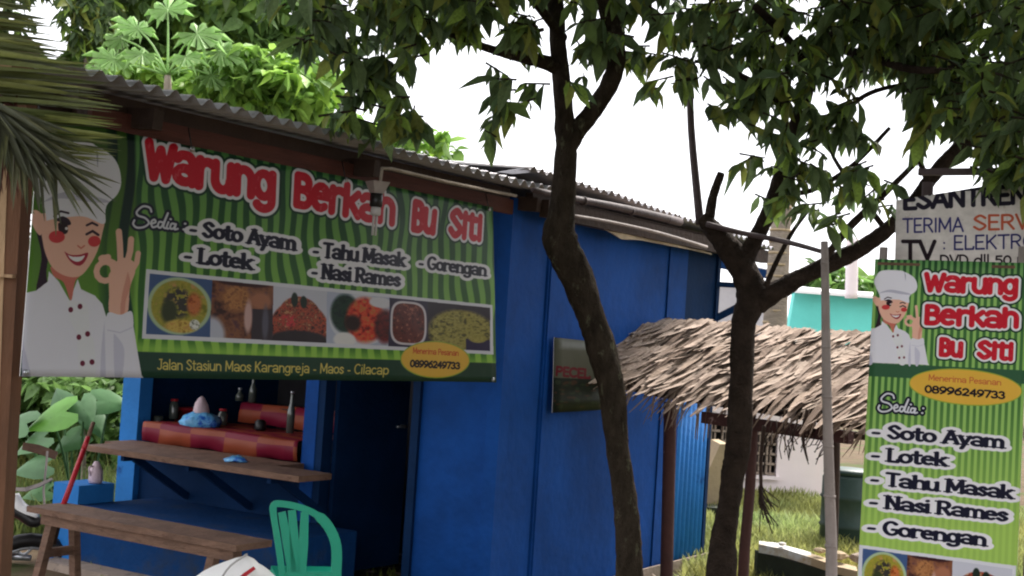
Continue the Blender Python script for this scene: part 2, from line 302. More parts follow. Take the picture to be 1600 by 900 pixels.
class Canvas:
    """flat artwork; positions on it are given in the units in which the sheet's corners q are given"""
    def __init__(s, q, Wd, Hd):
        s.q = [np.array(p, float) for p in q]; s.W = Wd; s.H = Hd       # TL TR BR BL
        u, v = np.meshgrid((np.arange(Wd)+.5)/Wd, (np.arange(Hd)+.5)/Hd)
        s.U, s.V = u, v
        s.PX, s.PY = [(s.q[0][k]*(1-u)+s.q[1][k]*u)*(1-v)+(s.q[3][k]*(1-u)+s.q[2][k]*u)*v for k in (0, 1)]
        s.img = np.zeros((Hd, Wd, 3)); s.sp = abs(s.PX[0, 1]-s.PX[0, 0])
    def pt(s, u, v): return (s.q[0]*(1-u)+s.q[1]*u)*(1-v)+(s.q[3]*(1-u)+s.q[2]*u)*v
    def inv(s, x, y):
        u = v = .5
        for _ in range(5):
            p = s.pt(u, v); du = (s.q[1]-s.q[0])*(1-v)+(s.q[2]-s.q[3])*v; dv = (s.q[3]-s.q[0])*(1-u)+(s.q[2]-s.q[1])*u
            det = du[0]*dv[1]-du[1]*dv[0]; ex, ey = x-p[0], y-p[1]
            u += (ex*dv[1]-ey*dv[0])/det; v += (du[0]*ey-du[1]*ex)/det
        return u, v
    def win(s, x0, y0, x1, y1):
        c = [s.inv(a, b) for a in (x0, x1) for b in (y0, y1)]
        i0 = max(0, int(min(k[0] for k in c)*s.W)-1); i1 = min(s.W, int(max(k[0] for k in c)*s.W)+2)
        j0 = max(0, int(min(k[1] for k in c)*s.H)-1); j1 = min(s.H, int(max(k[1] for k in c)*s.H)+2)
        return (slice(j0, max(j1, j0)), slice(i0, max(i1, i0)))
    def put(s, sl, a, col):
        a = np.clip(a, 0, 1)[..., None]; col = np.asarray(col, float)
        if col.max() > 1.5: col = col/255
        s.img[sl] = s.img[sl]*(1-a)+col*a
    def field(s, segs, ax, pad):
        """distance to strokes (ax: horizontal stretch of the pen)"""
        xs = [p[0] for g in segs for p in g]; ys = [p[1] for g in segs for p in g]
        big = s.win(min(xs)-pad*ax, min(ys)-pad, max(xs)+pad*ax, max(ys)+pad)
        Dm = np.full(s.PX[big].shape, 1e9); j00, i00 = big[0].start, big[1].start
        for g in segs:
            for (x0, y0), (x1, y1) in zip(g[:-1], g[1:]):
                sl = s.win(min(x0, x1)-pad*ax, min(y0, y1)-pad, max(x0, x1)+pad*ax, max(y0, y1)+pad)
                px, py = s.PX[sl]/ax, s.PY[sl]
                if px.size == 0: continue
                ax0, ax1 = x0/ax, x1/ax; dx, dy = ax1-ax0, y1-y0; l = dx*dx+dy*dy+1e-12
                t = np.clip(((px-ax0)*dx+(py-y0)*dy)/l, 0, 1); d = np.hypot(px-ax0-t*dx, py-y0-t*dy)
                loc = (slice(sl[0].start-j00, sl[0].stop-j00), slice(sl[1].start-i00, sl[1].stop-i00))
                Dm[loc] = np.minimum(Dm[loc], d)
        return big, Dm
    def stroke(s, pts, wd, col, ax=1):
        sl, d = s.field([pts], ax, wd+2); s.put(sl, (wd-d)/s.sp+.5, col)
    def poly(s, pts, col, smooth=False):
        if smooth: pts = crv(list(pts)+[pts[0]], 5)
        xs = [p[0] for p in pts]; ys = [p[1] for p in pts]; sl = s.win(min(xs), min(ys), max(xs), max(ys))
        px, py = s.PX[sl], s.PY[sl]; ins = np.zeros(px.shape, bool); n = len(pts)
        for i in range(n):
            x0, y0 = pts[i]; x1, y1 = pts[(i+1) % n]
            if y0 == y1: continue
            c = ((y0 > py) != (y1 > py)) & (px < (x1-x0)*(py-y0)/(y1-y0)+x0); ins ^= c
        s.put(sl, ins.astype(float), col)
    def ell(s, cx, cy, rx, ry, col):
        sl = s.win(cx-rx-1, cy-ry-1, cx+rx+1, cy+ry+1); d = np.hypot((s.PX[sl]-cx)/rx, (s.PY[sl]-cy)/ry); s.put(sl, (1-d)*min(rx, ry)/s.sp+.5, col)
    def text(s, st, p0, p1, h0, h1, wt, col, outs=(), ax=1., serif=False, lean=(.05, -1), slant=0, wob=0, spread=1.):
        """baseline from p0 to p1, letter height h0 -> h1; outs: [(extra halfwidth, colour)]"""
        tot = sum(G[c][0] for c in st); x = 0; segs = []; thin = []
        rr = random.Random(st)
        for c in st:
            wv, strokes = G[c]; dy = rr.uniform(-wob, wob)
            for k, lst in ((0, strokes), (1, serifs(strokes, c) if serif else [])):
                for g in lst:
                    o = []
                    for gx, gy in g:
                        gy += dy; f = (x+gx+slant*gy)/tot; hh = h0*(1-f)+h1*f
                        o.append((p0[0]*(1-f)+p1[0]*f+lean[0]*gy*hh, p0[1]*(1-f)+p1[1]*f+lean[1]*gy*hh))
                    (segs if k == 0 else thin).append(o)
            x += wv
        hm = (h0+h1)/2; pad = wt*hm+max([o[0] for o in outs]+[0])+2
        sl, d = s.field(segs, ax, pad)
        # width follows the letter height along the line
        f = np.clip((s.PX[sl]-p0[0])/(p1[0]-p0[0]), 0, 1); wloc = wt*(h0*(1-f)+h1*f)
        d = d-wloc
        if thin:
            sl2, d2 = s.field(thin, ax, pad); d2 = d2-.5*wt*hm
            j0 = min(sl[0].start, sl2[0].start); j1 = max(sl[0].stop, sl2[0].stop); i0 = min(sl[1].start, sl2[1].start); i1 = max(sl[1].stop, sl2[1].stop)
            big = np.full((j1-j0, i1-i0), 1e9)
            for a, b in ((sl, d), (sl2, d2)):
                v = big[a[0].start-j0:a[0].stop-j0, a[1].start-i0:a[1].stop-i0]; np.minimum(v, b, out=v)
            sl = (slice(j0, j1), slice(i0, i1)); d = big
        for e, c in outs: s.put(sl, (e-d)/s.sp+.5, c)
        s.put(sl, (-d)/s.sp+.5, col)
        return sl, d
    def image(s, name, blur=1):
        im = s.img
        for _ in range(blur):
            p = np.pad(im, ((1, 1), (1, 1), (0, 0)), 'edge'); im = (p[:-2, 1:-1]+p[2:, 1:-1]+p[1:-1, :-2]+p[1:-1, 2:]+2*p[1:-1, 1:-1])/6
        im = im+RNG.normal(0, .006, im.shape)
        I = bpy.data.images.new(name, s.W, s.H, alpha=False); a = np.ones((s.H, s.W, 4), np.float32); a[..., :3] = np.clip(im[::-1], 0, 1)
        I.pixels.foreach_set(a.ravel()); I.update(); I.pack(); return I
def print_mat(name, img, rough=.42, wr=.12):
    m = bpy.data.materials.new(name); m.use_nodes = True; t = m.node_tree; N = t.nodes; L = t.links; b = N['Principled BSDF']
    b.inputs['Roughness'].default_value = rough; b.inputs['Specular IOR Level'].default_value = .12
    uv = N.new('ShaderNodeUVMap'); im = N.new('ShaderNodeTexImage'); im.image = img; im.extension = 'EXTEND'
    L.new(uv.outputs[0], im.inputs[0]); L.new(im.outputs[0], b.inputs['Base Color'])
    n3 = N.new('ShaderNodeTexNoise'); n3.inputs['Scale'].default_value = 5; bp = N.new('ShaderNodeBump'); bp.inputs['Strength'].default_value = wr; bp.inputs['Distance'].default_value = .05
    tc = N.new('ShaderNodeTexCoord'); L.new(tc.outputs['Object'], n3.inputs['Vector']); L.new(n3.outputs[0], bp.inputs['Height']); L.new(bp.outputs[0], b.inputs['Normal'])
    return m
def sheet(name, cv, where, nrm, m, parent, nu=56, nv=22, wob=.006, th=.003, seed=1, label=None):
    """thin printed sheet: front carries the print; slight folds"""
    off = WL[parent.name]; vs = []; uvs = []; nrm = Vector(nrm).normalized(); rr = random.Random(seed)
    ph = [rr.uniform(0, 6) for _ in range(6)]
    for j in range(nv+1):
        for i in range(nu+1):
            u, v = i/nu, j/nv; p = cv.pt(u, v); q = where(p[0], p[1])
            e = wob*(math.sin(u*9+ph[0]+v*2)+.6*math.sin(u*23+ph[1]-v*4)+.5*math.sin(v*7+u*5+ph[2]))*min(1, 6*min(u, 1-u)+.2)
            vs.append(q+nrm*e-off); uvs.append((u, 1-v))
    n = len(vs); vs += [v-nrm*th for v in vs]; W1 = nu+1
    fs = [(j*W1+i, (j+1)*W1+i, (j+1)*W1+i+1, j*W1+i+1) for j in range(nv) for i in range(nu)]; nf = len(fs)
    fs += [tuple(n+k for k in f[::-1]) for f in fs]
    rim = [i for i in range(W1)]+[j*W1+nu for j in range(1, nv+1)]+[nv*W1+i for i in range(nu-1, -1, -1)]+[j*W1 for j in range(nv-1, 0, -1)]
    fs += [(rim[k], rim[(k+1) % len(rim)], n+rim[(k+1) % len(rim)], n+rim[k]) for k in range(len(rim))]
    me = bpy.data.meshes.new(name); me.from_pydata(vs, [], fs); me.materials.append(m); me.materials.append(M_WHITE)
    me.polygons.foreach_set('material_index', [0]*nf+[1]*(len(fs)-nf)); me.polygons.foreach_set('use_smooth', [1]*(2*nf)+[0]*(len(fs)-2*nf))
    ul = me.uv_layers.new(name='UVMap'); uvs = uvs+uvs
    ul.data.foreach_set('uv', [c for l in me.loops for c in uvs[l.vertex_index]])
    o = bpy.data.objects.new(name, me); COL.objects.link(o); o.parent = parent; WL[o.name] = off.copy()
    if label: o['label'] = label
    return o

# ---- pieces of artwork shared by both banners
def chef(cv, T, sx):
    """stock drawing of a winking woman cook; T maps drawing units to the sheet"""
    pl = lambda pts, c, sm=True: cv.poly([T(*p) for p in pts], c, sm)
    coat = (240, 238, 250); shade = (214, 212, 232); skin = (246, 192, 170); skd = (214, 120, 104); hair = (44, 22, 40)
    def stk(pts, wd, c): cv.stroke([T(*p) for p in pts], wd*sx, c)
    pl([(52, 345), (58, 370), (64, 400), (60, 430), (56, 452), (60, 480), (68, 500), (66, 478), (78, 492), (93, 512), (93, 490), (86, 466), (75, 445), (72, 425), (75, 395), (70, 360)], hair)
    pl([(34, 586), (30, 592), (226, 592), (222, 586), (212, 520), (208, 498), (188, 502), (170, 500), (162, 475), (150, 462), (128, 452), (122, 436), (110, 470), (92, 440), (76, 424), (74, 440), (56, 454), (38, 458)], coat, False)
    pl([(166, 500), (168, 592), (160, 592), (162, 540)], shade); pl([(38, 458), (34, 592), (48, 592), (42, 560), (36, 530)], shade)
    pl([(180, 520), (196, 545), (192, 592), (182, 592)], shade)
    pl([(78, 418), (84, 432), (100, 442), (112, 470), (118, 440), (126, 430), (124, 415), (100, 405)], skd)
    pl([(46, 345), (55, 350), (62, 352), (65, 372), (70, 395), (80, 416), (95, 428), (112, 433), (128, 430), (142, 412), (152, 390), (158, 365), (160, 340), (135, 330), (90, 330), (60, 335)], skin)
    pl([(48, 330), (50, 350), (58, 365), (64, 366), (64, 345)], skin)
    pl([(72, 345), (68, 320), (60, 300), (52, 270), (60, 245), (72, 228), (100, 222), (138, 223), (148, 228), (160, 234), (176, 247), (185, 265), (187, 288), (180, 305), (166, 318), (162, 330), (160, 350), (128, 338), (86, 342)], coat)
    pl([(146, 226), (151, 240), (150, 262), (148, 240)], (170, 168, 190)); pl([(62, 318), (100, 300), (150, 308), (168, 316), (140, 316), (95, 310)], (196, 194, 214))
    pl([(50, 328), (60, 330), (72, 344), (66, 352), (60, 344)], skin)
    pl([(84, 344), (96, 338), (106, 342), (110, 350), (104, 352), (96, 348)], hair); pl([(90, 349), (97, 346), (104, 350), (105, 362), (99, 366), (91, 360)], (40, 20, 26)); cv.ell(*T(103, 357), 2.4*sx, 2.4*sx, (240, 230, 235))
    stk([(84, 338), (94, 330), (106, 333)], 1.6, hair)
    stk([(134, 352), (142, 348), (150, 352)], 1.7, hair); stk([(134, 366), (143, 361), (152, 367)], 1.9, hair)
    sl0 = [(88, 370, 12.5, 9.5), (146, 377, 9.5, 8.5)]
    for cx, cy, rx, ry in sl0:
        x, y = T(cx, cy); x2, _ = T(cx+rx, cy); _, y2 = T(cx, cy+ry); cv.ell(x, y, abs(x2-x), abs(y2-y), (214, 62, 66))
    stk([(121, 384), (126, 388), (131, 384)], 1.2, skd)
    pl([(100, 393), (110, 398), (124, 398), (137, 395), (133, 408), (125, 415), (116, 413), (107, 405)], (170, 40, 62)); pl([(105, 398), (113, 401), (125, 401), (132, 399), (128, 406), (120, 409), (111, 405)], (250, 248, 250))
    # hand making a ring of thumb and forefinger
    ring = [(150+15+14*math.cos(R(a)), 424+15*math.sin(R(a))) for a in range(0, 361, 30)]
    stk(ring, 4.6, skin); stk([(184, 440), (176, 412), (160, 404)], 6, skin); stk([(188, 410), (186, 380), (184, 362)], 5, skin); stk([(198, 412), (203, 392), (204, 374)], 5, skin); stk([(206, 424), (214, 410), (216, 396)], 4.4, skin)
    pl([(170, 430), (186, 404), (208, 408), (212, 424), (204, 450), (200, 490), (174, 490), (172, 460)], skin); stk([(158, 404), (168, 402)], 5, skin)
    pl([(200, 424), (205, 445), (198, 470), (196, 490), (190, 490), (192, 460)], (226, 158, 138))
    pl([(168, 500), (172, 488), (190, 492), (206, 486), (210, 498), (208, 514), (190, 522), (172, 518)], coat); stk([(171, 516), (190, 520), (208, 512)], 1, shade)
    pl([(106, 470), (136, 474), (142, 500), (140, 525), (122, 520), (110, 495)], (240, 240, 246)); pl([(122, 525), (148, 528), (152, 590), (130, 590)], (240, 240, 246))
    for bx, by in ((112, 484), (127, 479), (126, 527), (140, 522), (132, 568), (147, 566)): cv.ell(*T(bx, by), 3.9*sx, 4.3*sx, (110, 24, 52))

def food(cv, top, bot, cells, seed=0, warm=1.):
    """row of six plates of food; top/bot: left and right ends of the strip's edges"""
    x0 = min(top[0][0], bot[0][0])-1; x1 = max(top[1][0], bot[1][0])+1
    sl = cv.win(x0, min(top[0][1], top[1][1])-1, x1, max(bot[0][1], bot[1][1])+1)
    PX, PY = cv.PX[sl], cv.PY[sl]
    yt = lambda x: top[0][1]+(top[1][1]-top[0][1])*(x-top[0][0])/(top[1][0]-top[0][0]); yb = lambda x: bot[0][1]+(bot[1][1]-bot[0][1])*(x-bot[0][0])/(bot[1][0]-bot[0][0])
    tt = (PY-yt(PX))/(yb(PX)-yt(PX)); xl = top[0][0]*(1-tt)+bot[0][0]*tt; xr = top[1][0]*(1-tt)+bot[1][0]*tt; ss = (PX-xl)/(xr-xl)
    col = np.zeros(PX.shape+(3,)); mask = (tt > 0) & (tt < 1) & (ss > 0) & (ss < 1)
    def lay(a, c):
        nonlocal col
        a = np.clip(a, 0, 1)[..., None]; c = np.asarray(c, float); col = col*(1-a)+c*a
    for k in range(len(cells)-1):
        kk = k % 6; ca, cb = cells[k], cells[k+1]; inn = ((ss >= ca) & (ss < cb)).astype(float); c = (ss-ca)/(cb-ca); t = tt; sd = seed+k*17
        asp = 1.
        n1 = fbm(c*7*asp, t*7, sd); n2 = fbm(c*15*asp, t*15, sd+5); n3 = fbm(c*30, t*30, sd+9)
        def pal(n, cs):
            n = np.clip((n-.25)/.5, 0, .999)*(len(cs)-1); i = n.astype(int); f = (n-i)[..., None]; cs = np.array(cs, float); return cs[i]*(1-f)+cs[np.minimum(i+1, len(cs)-1)]*f
        e = lambda cx, cy, rx, ry, sf=.08: np.clip((1-np.hypot((c-cx)/rx, (t-cy)/ry))/sf, 0, 1)*inn
        if kk == 0:
            lay(inn, (66, 92, 140)); lay(e(.5, .5, .52, .5, .05), (176, 198, 160)); lay(e(.5, .5, .46, .45, .06), pal(n1, [(120, 120, 30), (176, 160, 60), (150, 150, 50), (196, 150, 90)]))
            lay(e(.48, .45, .26, .3, .3)*(n2 > .4), (58, 54, 50)); lay(e(.35, .6, .16, .26, .4), (54, 62, 34)); lay(e(.74, .45, .14, .24, .4), pal(n2, [(150, 70, 30), (210, 120, 60), (190, 110, 70)]))
            lay(e(.55, .84, .3, .13, .3), pal(n2, [(150, 110, 40), (220, 190, 90), (200, 150, 80)])); lay(e(.76, .8, .09, .1, .2), pal(n3, [(80, 80, 70), (230, 230, 220), (240, 240, 235)]))
        elif kk == 1:
            lay(inn, pal(n1, [(60, 34, 34), (110, 66, 50), (140, 88, 60), (96, 60, 66)])); lay(e(.4, .28, .3, .3, .4), pal(n2, [(120, 76, 50), (190, 130, 80), (160, 104, 64)])); lay(e(.8, .3, .24, .2, .4), (172, 112, 84))
            lay(inn*(t > .45)*(c > .66), (58, 48, 56)); lay(e(.6, .6, .08, .36, .4), (212, 172, 166)); lay(e(.88, .7, .07, .4, .5), (96, 92, 108)); lay(e(0.02, .98, .26, .4, .3), (196, 198, 214)); lay(e(.5, .02, .5, .05, .3), (60, 30, 34))
        elif kk == 2:
            lay(inn, (206, 206, 220)); lay(np.maximum(e(.5, .72, .55, .5, .06), e(.5, .5, .4, .36, .06)), pal(n2, [(60, 30, 30), (150, 66, 46), (196, 84, 58), (104, 52, 40), (200, 140, 100)]))
            lay(e(.5, .97, .62, .2, .2), (44, 34, 40)); lay(e(.4, .22, .07, .15, .2), (30, 44, 36)); lay(e(.57, .25, .07, .13, .2), (30, 44, 36)); lay(e(.3, .62, .2, .14, .4)*(n3 > .5), (214, 60, 70))
        elif kk == 3:
            lay(inn, (186, 192, 214)); lay(e(.55, .5, .52, .52, .04), (214, 216, 228)); lay(e(.3, .4, .26, .42, .2), pal(n2, [(18, 40, 34), (30, 62, 44), (20, 36, 40)])); lay(e(.62, .5, .34, .5, .2), pal(n2, [(120, 24, 20), (206, 56, 36), (226, 84, 50), (190, 120, 60)]))
            lay(e(.94, .6, .2, .4, .3), pal(n2, [(60, 20, 24), (120, 30, 30)])); lay(e(.42, .58, .16, .2, .4), (44, 22, 20)); lay(e(.3, .92, .2, .16, .2), (236, 232, 232)); lay(e(.85, .12, .2, .12, .2), (220, 218, 226))
        elif kk == 4:
            lay(inn, (46, 40, 66)); d = np.abs((c-.5)/.48)**3.5+np.abs((t-.5)/.47)**3.5; lay(((1-d)/.15)*inn, (222, 214, 220)); d2 = np.abs((c-.5)/.42)**3.5+np.abs((t-.5)/.42)**3.5
            lay(((1-d2)/.1)*inn, pal(n2, [(60, 22, 22), (112, 44, 36), (90, 34, 30), (170, 100, 80)]))
        else:
            lay(inn, (44, 36, 48)); lay(e(.55, .62, .58, .55, .15)*(t > .1), pal(n2, [(80, 76, 30), (150, 140, 60), (176, 164, 84), (110, 106, 44)])); lay(inn*(t > .75)*(c > .62), (40, 30, 70)); lay(e(.8, .72, .16, .12, .2), pal(n3, [(150, 140, 60), (176, 164, 84)]))
    cv.put(sl, mask.astype(float), col/255)

YEL = (232, 188, 64)
# ================================================================== ground
g = MB(); n = 60; vs = []; 
for j in range(n+1):
    for i in range(n+1):
        x = -60+120*i/n; y = -20+140*j/n; vs.append((x, y, GZ+.02*math.sin(x*1.7)*math.cos(y*1.3)))
g.add(vs, [(j*(n+1)+i, j*(n+1)+i+1, (j+1)*(n+1)+i+1, (j+1)*(n+1)+i) for j in range(n) for i in range(n)], 0, True)
g.build('ground', M_SOIL, kind='structure')

# ================================================================== stall building
B = thing('food_stall_building', P(0, 0, GZ), 'blue painted wooden food stall with open serving window, doorway and corrugated metal roof', 'food stall')
def bpart(name, m, *boxes, **k):
    b = MB()
    for x in boxes: b.box(*x)
    return b.build(name, m, B, **k)
ZT = 2.34
# front wall (faces along -a), window t 1.42..2.92, door t .57..1.30
bpart('front_wall', M_BLUE, (0, .05, .0, .56, GZ, ZT), (0, .05, .56, 1.31, 1.92, ZT), (0, .05, 1.31, 3.06, 1.95, ZT+.0))
bpart('shade_toned_lower_wall', M_DBLUE, (0.006, .05, 1.43, 2.96, GZ, .7), label='boarding under the serving window, coloured darker for its shade')  # darker blue stands in for the shadow below the counter
bpart('gable_board', M_DBLUE, (.01, .04, .1, 1.2, ZT, 2.5), (.01, .04, 1.2, 3.06, ZT, 2.56))
bpart('door_jamb', M_DBLUE, (-.025, .07, .56, .615, GZ, 1.95))
bpart('door_jamb', M_DBLUE, (-.025, .07, 1.29, 1.345, GZ, 1.95))
bpart('window_post', M_BLUE, (-.03, .06, 1.345, 1.45, GZ, 1.97))
bpart('corner_post', M_BLUE2, (-.045, .07, 2.93, 3.1, GZ, 2.0), label='lighter blue corner post beside the serving window')
bpart('window_head', M_DBLUE, (-.025, .06, 1.45, 2.93, 1.86, 1.95))
# open door leaf folded into the dark room
b = MB(); q0 = P(.07, 1.285, 0); dr = (AX*.96-BX*.05).normalized(); b.hexa([q0+ZX*.02, q0+dr*.7+ZX*.02, q0+dr*.7-BX*.03+ZX*.02, q0-BX*.03+ZX*.02, q0+ZX*1.88, q0+dr*.7+ZX*1.88, q0+dr*.7-BX*.03+ZX*1.88, q0-BX*.03+ZX*1.88])
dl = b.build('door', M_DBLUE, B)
b = MB(); c = q0+dr*.6-BX*.05+ZX*.95; b.tube([c, c-BX*.04], .012); b.tube([c-BX*.04, c-BX*.04-dr*.09], .009); b.build('handle', M_SILV, dl)
# side wall in boards
for s0, s1, pro, m in ((.0, .42, .0, M_BLUE), (.42, 1.28, -.012, M_BLUE), (1.28, 2.12, -.004, M_BLUE), (2.12, 2.42, -.01, M_BLUE)):
    bpart('wall_panel', m, (s0+.004, s1-.004, pro, pro+.03, GZ, 2.42))
bpart('corner_pillar', M_BLUE, (-.05, .05, -.03, .06, GZ, 2.4))
bpart('batten', M_BLUE, (.44, .48, -.022, -.013, GZ, 2.4))
bpart('batten', M_BLUE, (2.10, 2.14, -.016, -.011, GZ, 2.4))
bpart('wall_panel', M_DBLUE, (2.42, 2.95, .0, .03, 1.2, 2.42))
b = MB(); n = 60; vs = []
for i in range(n+1):
    s_ = 2.42+.53*i/n; o_ = -.012+.011*math.cos(i/n*2*math.pi*7)
    vs += [P(s_, o_, GZ), P(s_, o_, 1.2), P(s_, .03, 1.2), P(s_, .03, GZ)]
b.add(vs, [(4*i+k, 4*i+4+k, 4*i+4+(k+1) % 4, 4*i+(k+1) % 4) for i in range(n) for k in range(4)], 0, True)
b.build('ribbed_metal_panel', M_BLUE2, B, label='ribbed light blue metal panel at the far end of the side wall')
bpart('end_post', M_DBLUE, (2.95, 3.0, -.02, .05, GZ, 2.35))
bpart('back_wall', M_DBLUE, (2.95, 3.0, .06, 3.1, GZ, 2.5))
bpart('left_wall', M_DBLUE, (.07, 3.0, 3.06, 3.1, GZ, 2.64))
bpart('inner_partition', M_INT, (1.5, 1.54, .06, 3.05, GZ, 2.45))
bpart('plinth', M_BRICK, (-.02, 3.02, -.05, -.032, GZ-.02, .04))
# end brackets seen against the sky
b = MB(); b.bar(S(1117, 498, 0), D(1172, 470, 10.35), .05, .05); b.bar(S(1118, 444, 0), D(1175, 447, 10.35), .04, .04); b.bar(D(1172, 445, 10.3), D(1172, 472, 10.35), .05, .05)
b.build('roof_bracket', M_DBLUE, B)
# rafters, wall plates, fascia
for tt in (.35, 1.1, 1.9, 2.7):
    b = MB(); z = 2.455+tt*.055-.04; b.bar(P(-3.1, tt, z), P(3.8, tt, z), .05, .07); b.build('purlin', M_DWOOD, B)
for ss in (-2.9, -1.5, .02, 1.6, 2.97):
    b = MB(); b.bar(P(ss, -.16, 2.365), P(ss, 3.2, 2.37+3.3*.055), .05, .08); b.build('rafter', M_DWOOD, B)
b = MB(); b.box(-3.12, -.06, -.035, -.01, 2.3, 2.385); b.build('fascia_board', M_FASC, B)
b = MB(); b.box(-3.12, -.06, -.008, .05, 2.35, 2.45); b.build('eave_beam', M_DWOOD, B)
b = MB(); b.box(.06, 3.5, -.2, -.14, 2.3, 2.4); b.box(.06, 3.7, -.09, -.04, 2.36, 2.44); b.build('eave_beam', M_DWOOD, B)
LAM = .093
def roof_sheet(s0, s1, ze, t0, t1, slope, dz, amp=.012):
    b = MB(); n = int(round((s1-s0)/LAM*8)); rows = [t0, (t0*.66+t1*.34), (t0*.33+t1*.67), t1]; vs = []
    for up in (0, .0015):
        for t in rows:
            sag = .008*math.sin(t*2.3+s0)
            for i in range(n+1):
                s_ = s0+(s1-s0)*i/n; vs.append(P(s_, t, ze(s_)+slope*(t-t0)+amp*math.cos(2*math.pi*s_/LAM)+dz+sag+up+.004*math.sin(s_*3.1)))
    m = n+1; k4 = len(rows); fs = [(r*m+i, r*m+i+1, (r+1)*m+i+1, (r+1)*m+i) for r in range(k4-1) for i in range(n)]
    o = k4*m; fs += [tuple(x+o for x in f[::-1]) for f in fs]
    fs += [(i, o+i, o+i+1, i+1) for i in range(n)]
    b.add(vs, fs, 0, True); return b.build('roof_sheet', M_ROOF, B)
ze1 = lambda s: 2.462; ze2 = lambda s: 2.55-.037*(s+.2)
sE = [stz(S(150, 118, -.24))[0]+.0]
while sE[-1] < .0: sE.append(sE[-1]+9*LAM)
for i in range(len(sE)-1): roof_sheet(sE[i]-.5*LAM, min(sE[i+1]+.5*LAM  , .12), ze1, -.24+random.uniform(-.015, .015), 3.2, .082, .002*(i % 2), .017)
s0 = -.2
for i in range(4): roof_sheet(s0-.5*LAM, s0+.93+.5*LAM, ze2, -.24+random.uniform(-.02, .02), 3.2, .055, .004+.002*(i % 2), .015); s0 += .93
# loose roof sheet edge showing over the join
b = MB(); b.slab([S(777, 269, -.2), S(832, 260, -.2), S(845, 268, -.2), S(800, 272, -.2)], BX, .01); b.build('roof_flashing', M_ROOF, B)

# counter plank outside the serving window
def wood_plank(b, p0, p1, wd, th, seg=10, jit=.004):
    p0 = Vector(p0); p1 = Vector(p1); d = (p1-p0).normalized(); x = d.cross(ZX).normalized()
    vs = []
    for i in range(seg+1):
        c = p0.lerp(p1, i/seg); j = [random.uniform(-jit, jit) for _ in range(4)]
        vs += [c-x*(wd/2+j[0])-ZX*th/2, c+x*(wd/2+j[1])-ZX*th/2, c+x*(wd/2+j[1]*.5)+ZX*(th/2+j[2]*.3), c-x*(wd/2+j[0]*.5)+ZX*(th/2+j[3]*.3)]
    fs = [(4*i+k, 4*i+(k+1) % 4, 4*i+4+(k+1) % 4, 4*i+4+k) for i in range(seg) for k in range(4)]; m = 4*seg
    b.add(vs, fs+[(3, 2, 1, 0), (m, m+1, m+2, m+3)])
ca, cb_ = hit(128, 698, P(-.62, 0, 0), AX), hit(466, 752, P(-.62, 0, 0), AX); zc = .715
ta, tb = stz(ca)[1], stz(cb_)[1]
b = MB(); wood_plank(b, P(-.47, ta, zc-.018), P(-.47, tb, zc-.018), .30, .036, 14)
b.build('counter_plank', M_WOOD, B, label='weathered wooden shelf plank outside the serving window')
b = MB(); wood_plank(b, P(-.18, 2.95, zc-.02), P(-.18, tb+.45, zc-.02), .25, .034, 14); b.build('counter_plank', M_WOOD, B)
for t in (ta-.35, (ta+tb)/2, tb+.25):
    b = MB(); b.bar(P(0, t, .38), P(-.5, t, zc-.05), .03, .045); b.bar(P(-.02, t+.01, zc-.056), P(-.58, t+.01, zc-.056), .03, .035); b.build('counter_bracket', M_DBLUE, B)

# low masonry wall in front of the stall
W_ = thing('low_wall', P(-.7, 2.2, GZ), 'low blue painted masonry ledge behind the wooden bench', 'low wall')
b = MB(); b.box(-.72, -.05, .95, 2.66, GZ, .35); b.build('ledge', M_LEDGE, W_)
b = MB(); b.box(-.74, -.45, 2.662, 2.9, GZ, .47); b.build('end_pillar', M_BLUE2, W_)
b = MB(); b.box(-.9, -.4, .9, 2.8, GZ-.01, GZ+.05); b.build('footing', M_BRICK, W_)
# bench
Bn = thing('bench', P(-1.4, 1.6, GZ), 'long narrow wooden bench in front of the blue ledge', 'bench')
zb = .455; b0 = hit(36, 793, P(-1.5, 0, 0), AX); tb0 = stz(b0)[1]; b = MB(); wood_plank(b, P(-1.34, tb0, zb-.02), P(-1.34, .6, zb-.02), .27, .034, 12, .003); b.build('seat', M_WOOD, Bn)
for t in (tb0-.16, .8, ):
    for o in (-.1, .1):
        b = MB(); b.bar(P(-1.34+o*.7, t, zb-.04), P(-1.34+o*1.5, t+.03, GZ), .05, .045, AX); b.build('leg', M_WOOD, Bn)
    b = MB(); b.bar(P(-1.44, t+.01, .2), P(-1.24, t+.01, .2), .03, .05); b.build('stretcher', M_WOOD, Bn)
b = MB(); b.box(-1.452, -1.43, .64, tb0-.1, zb-.095, zb-.04); b.build('apron', M_WOOD, Bn)

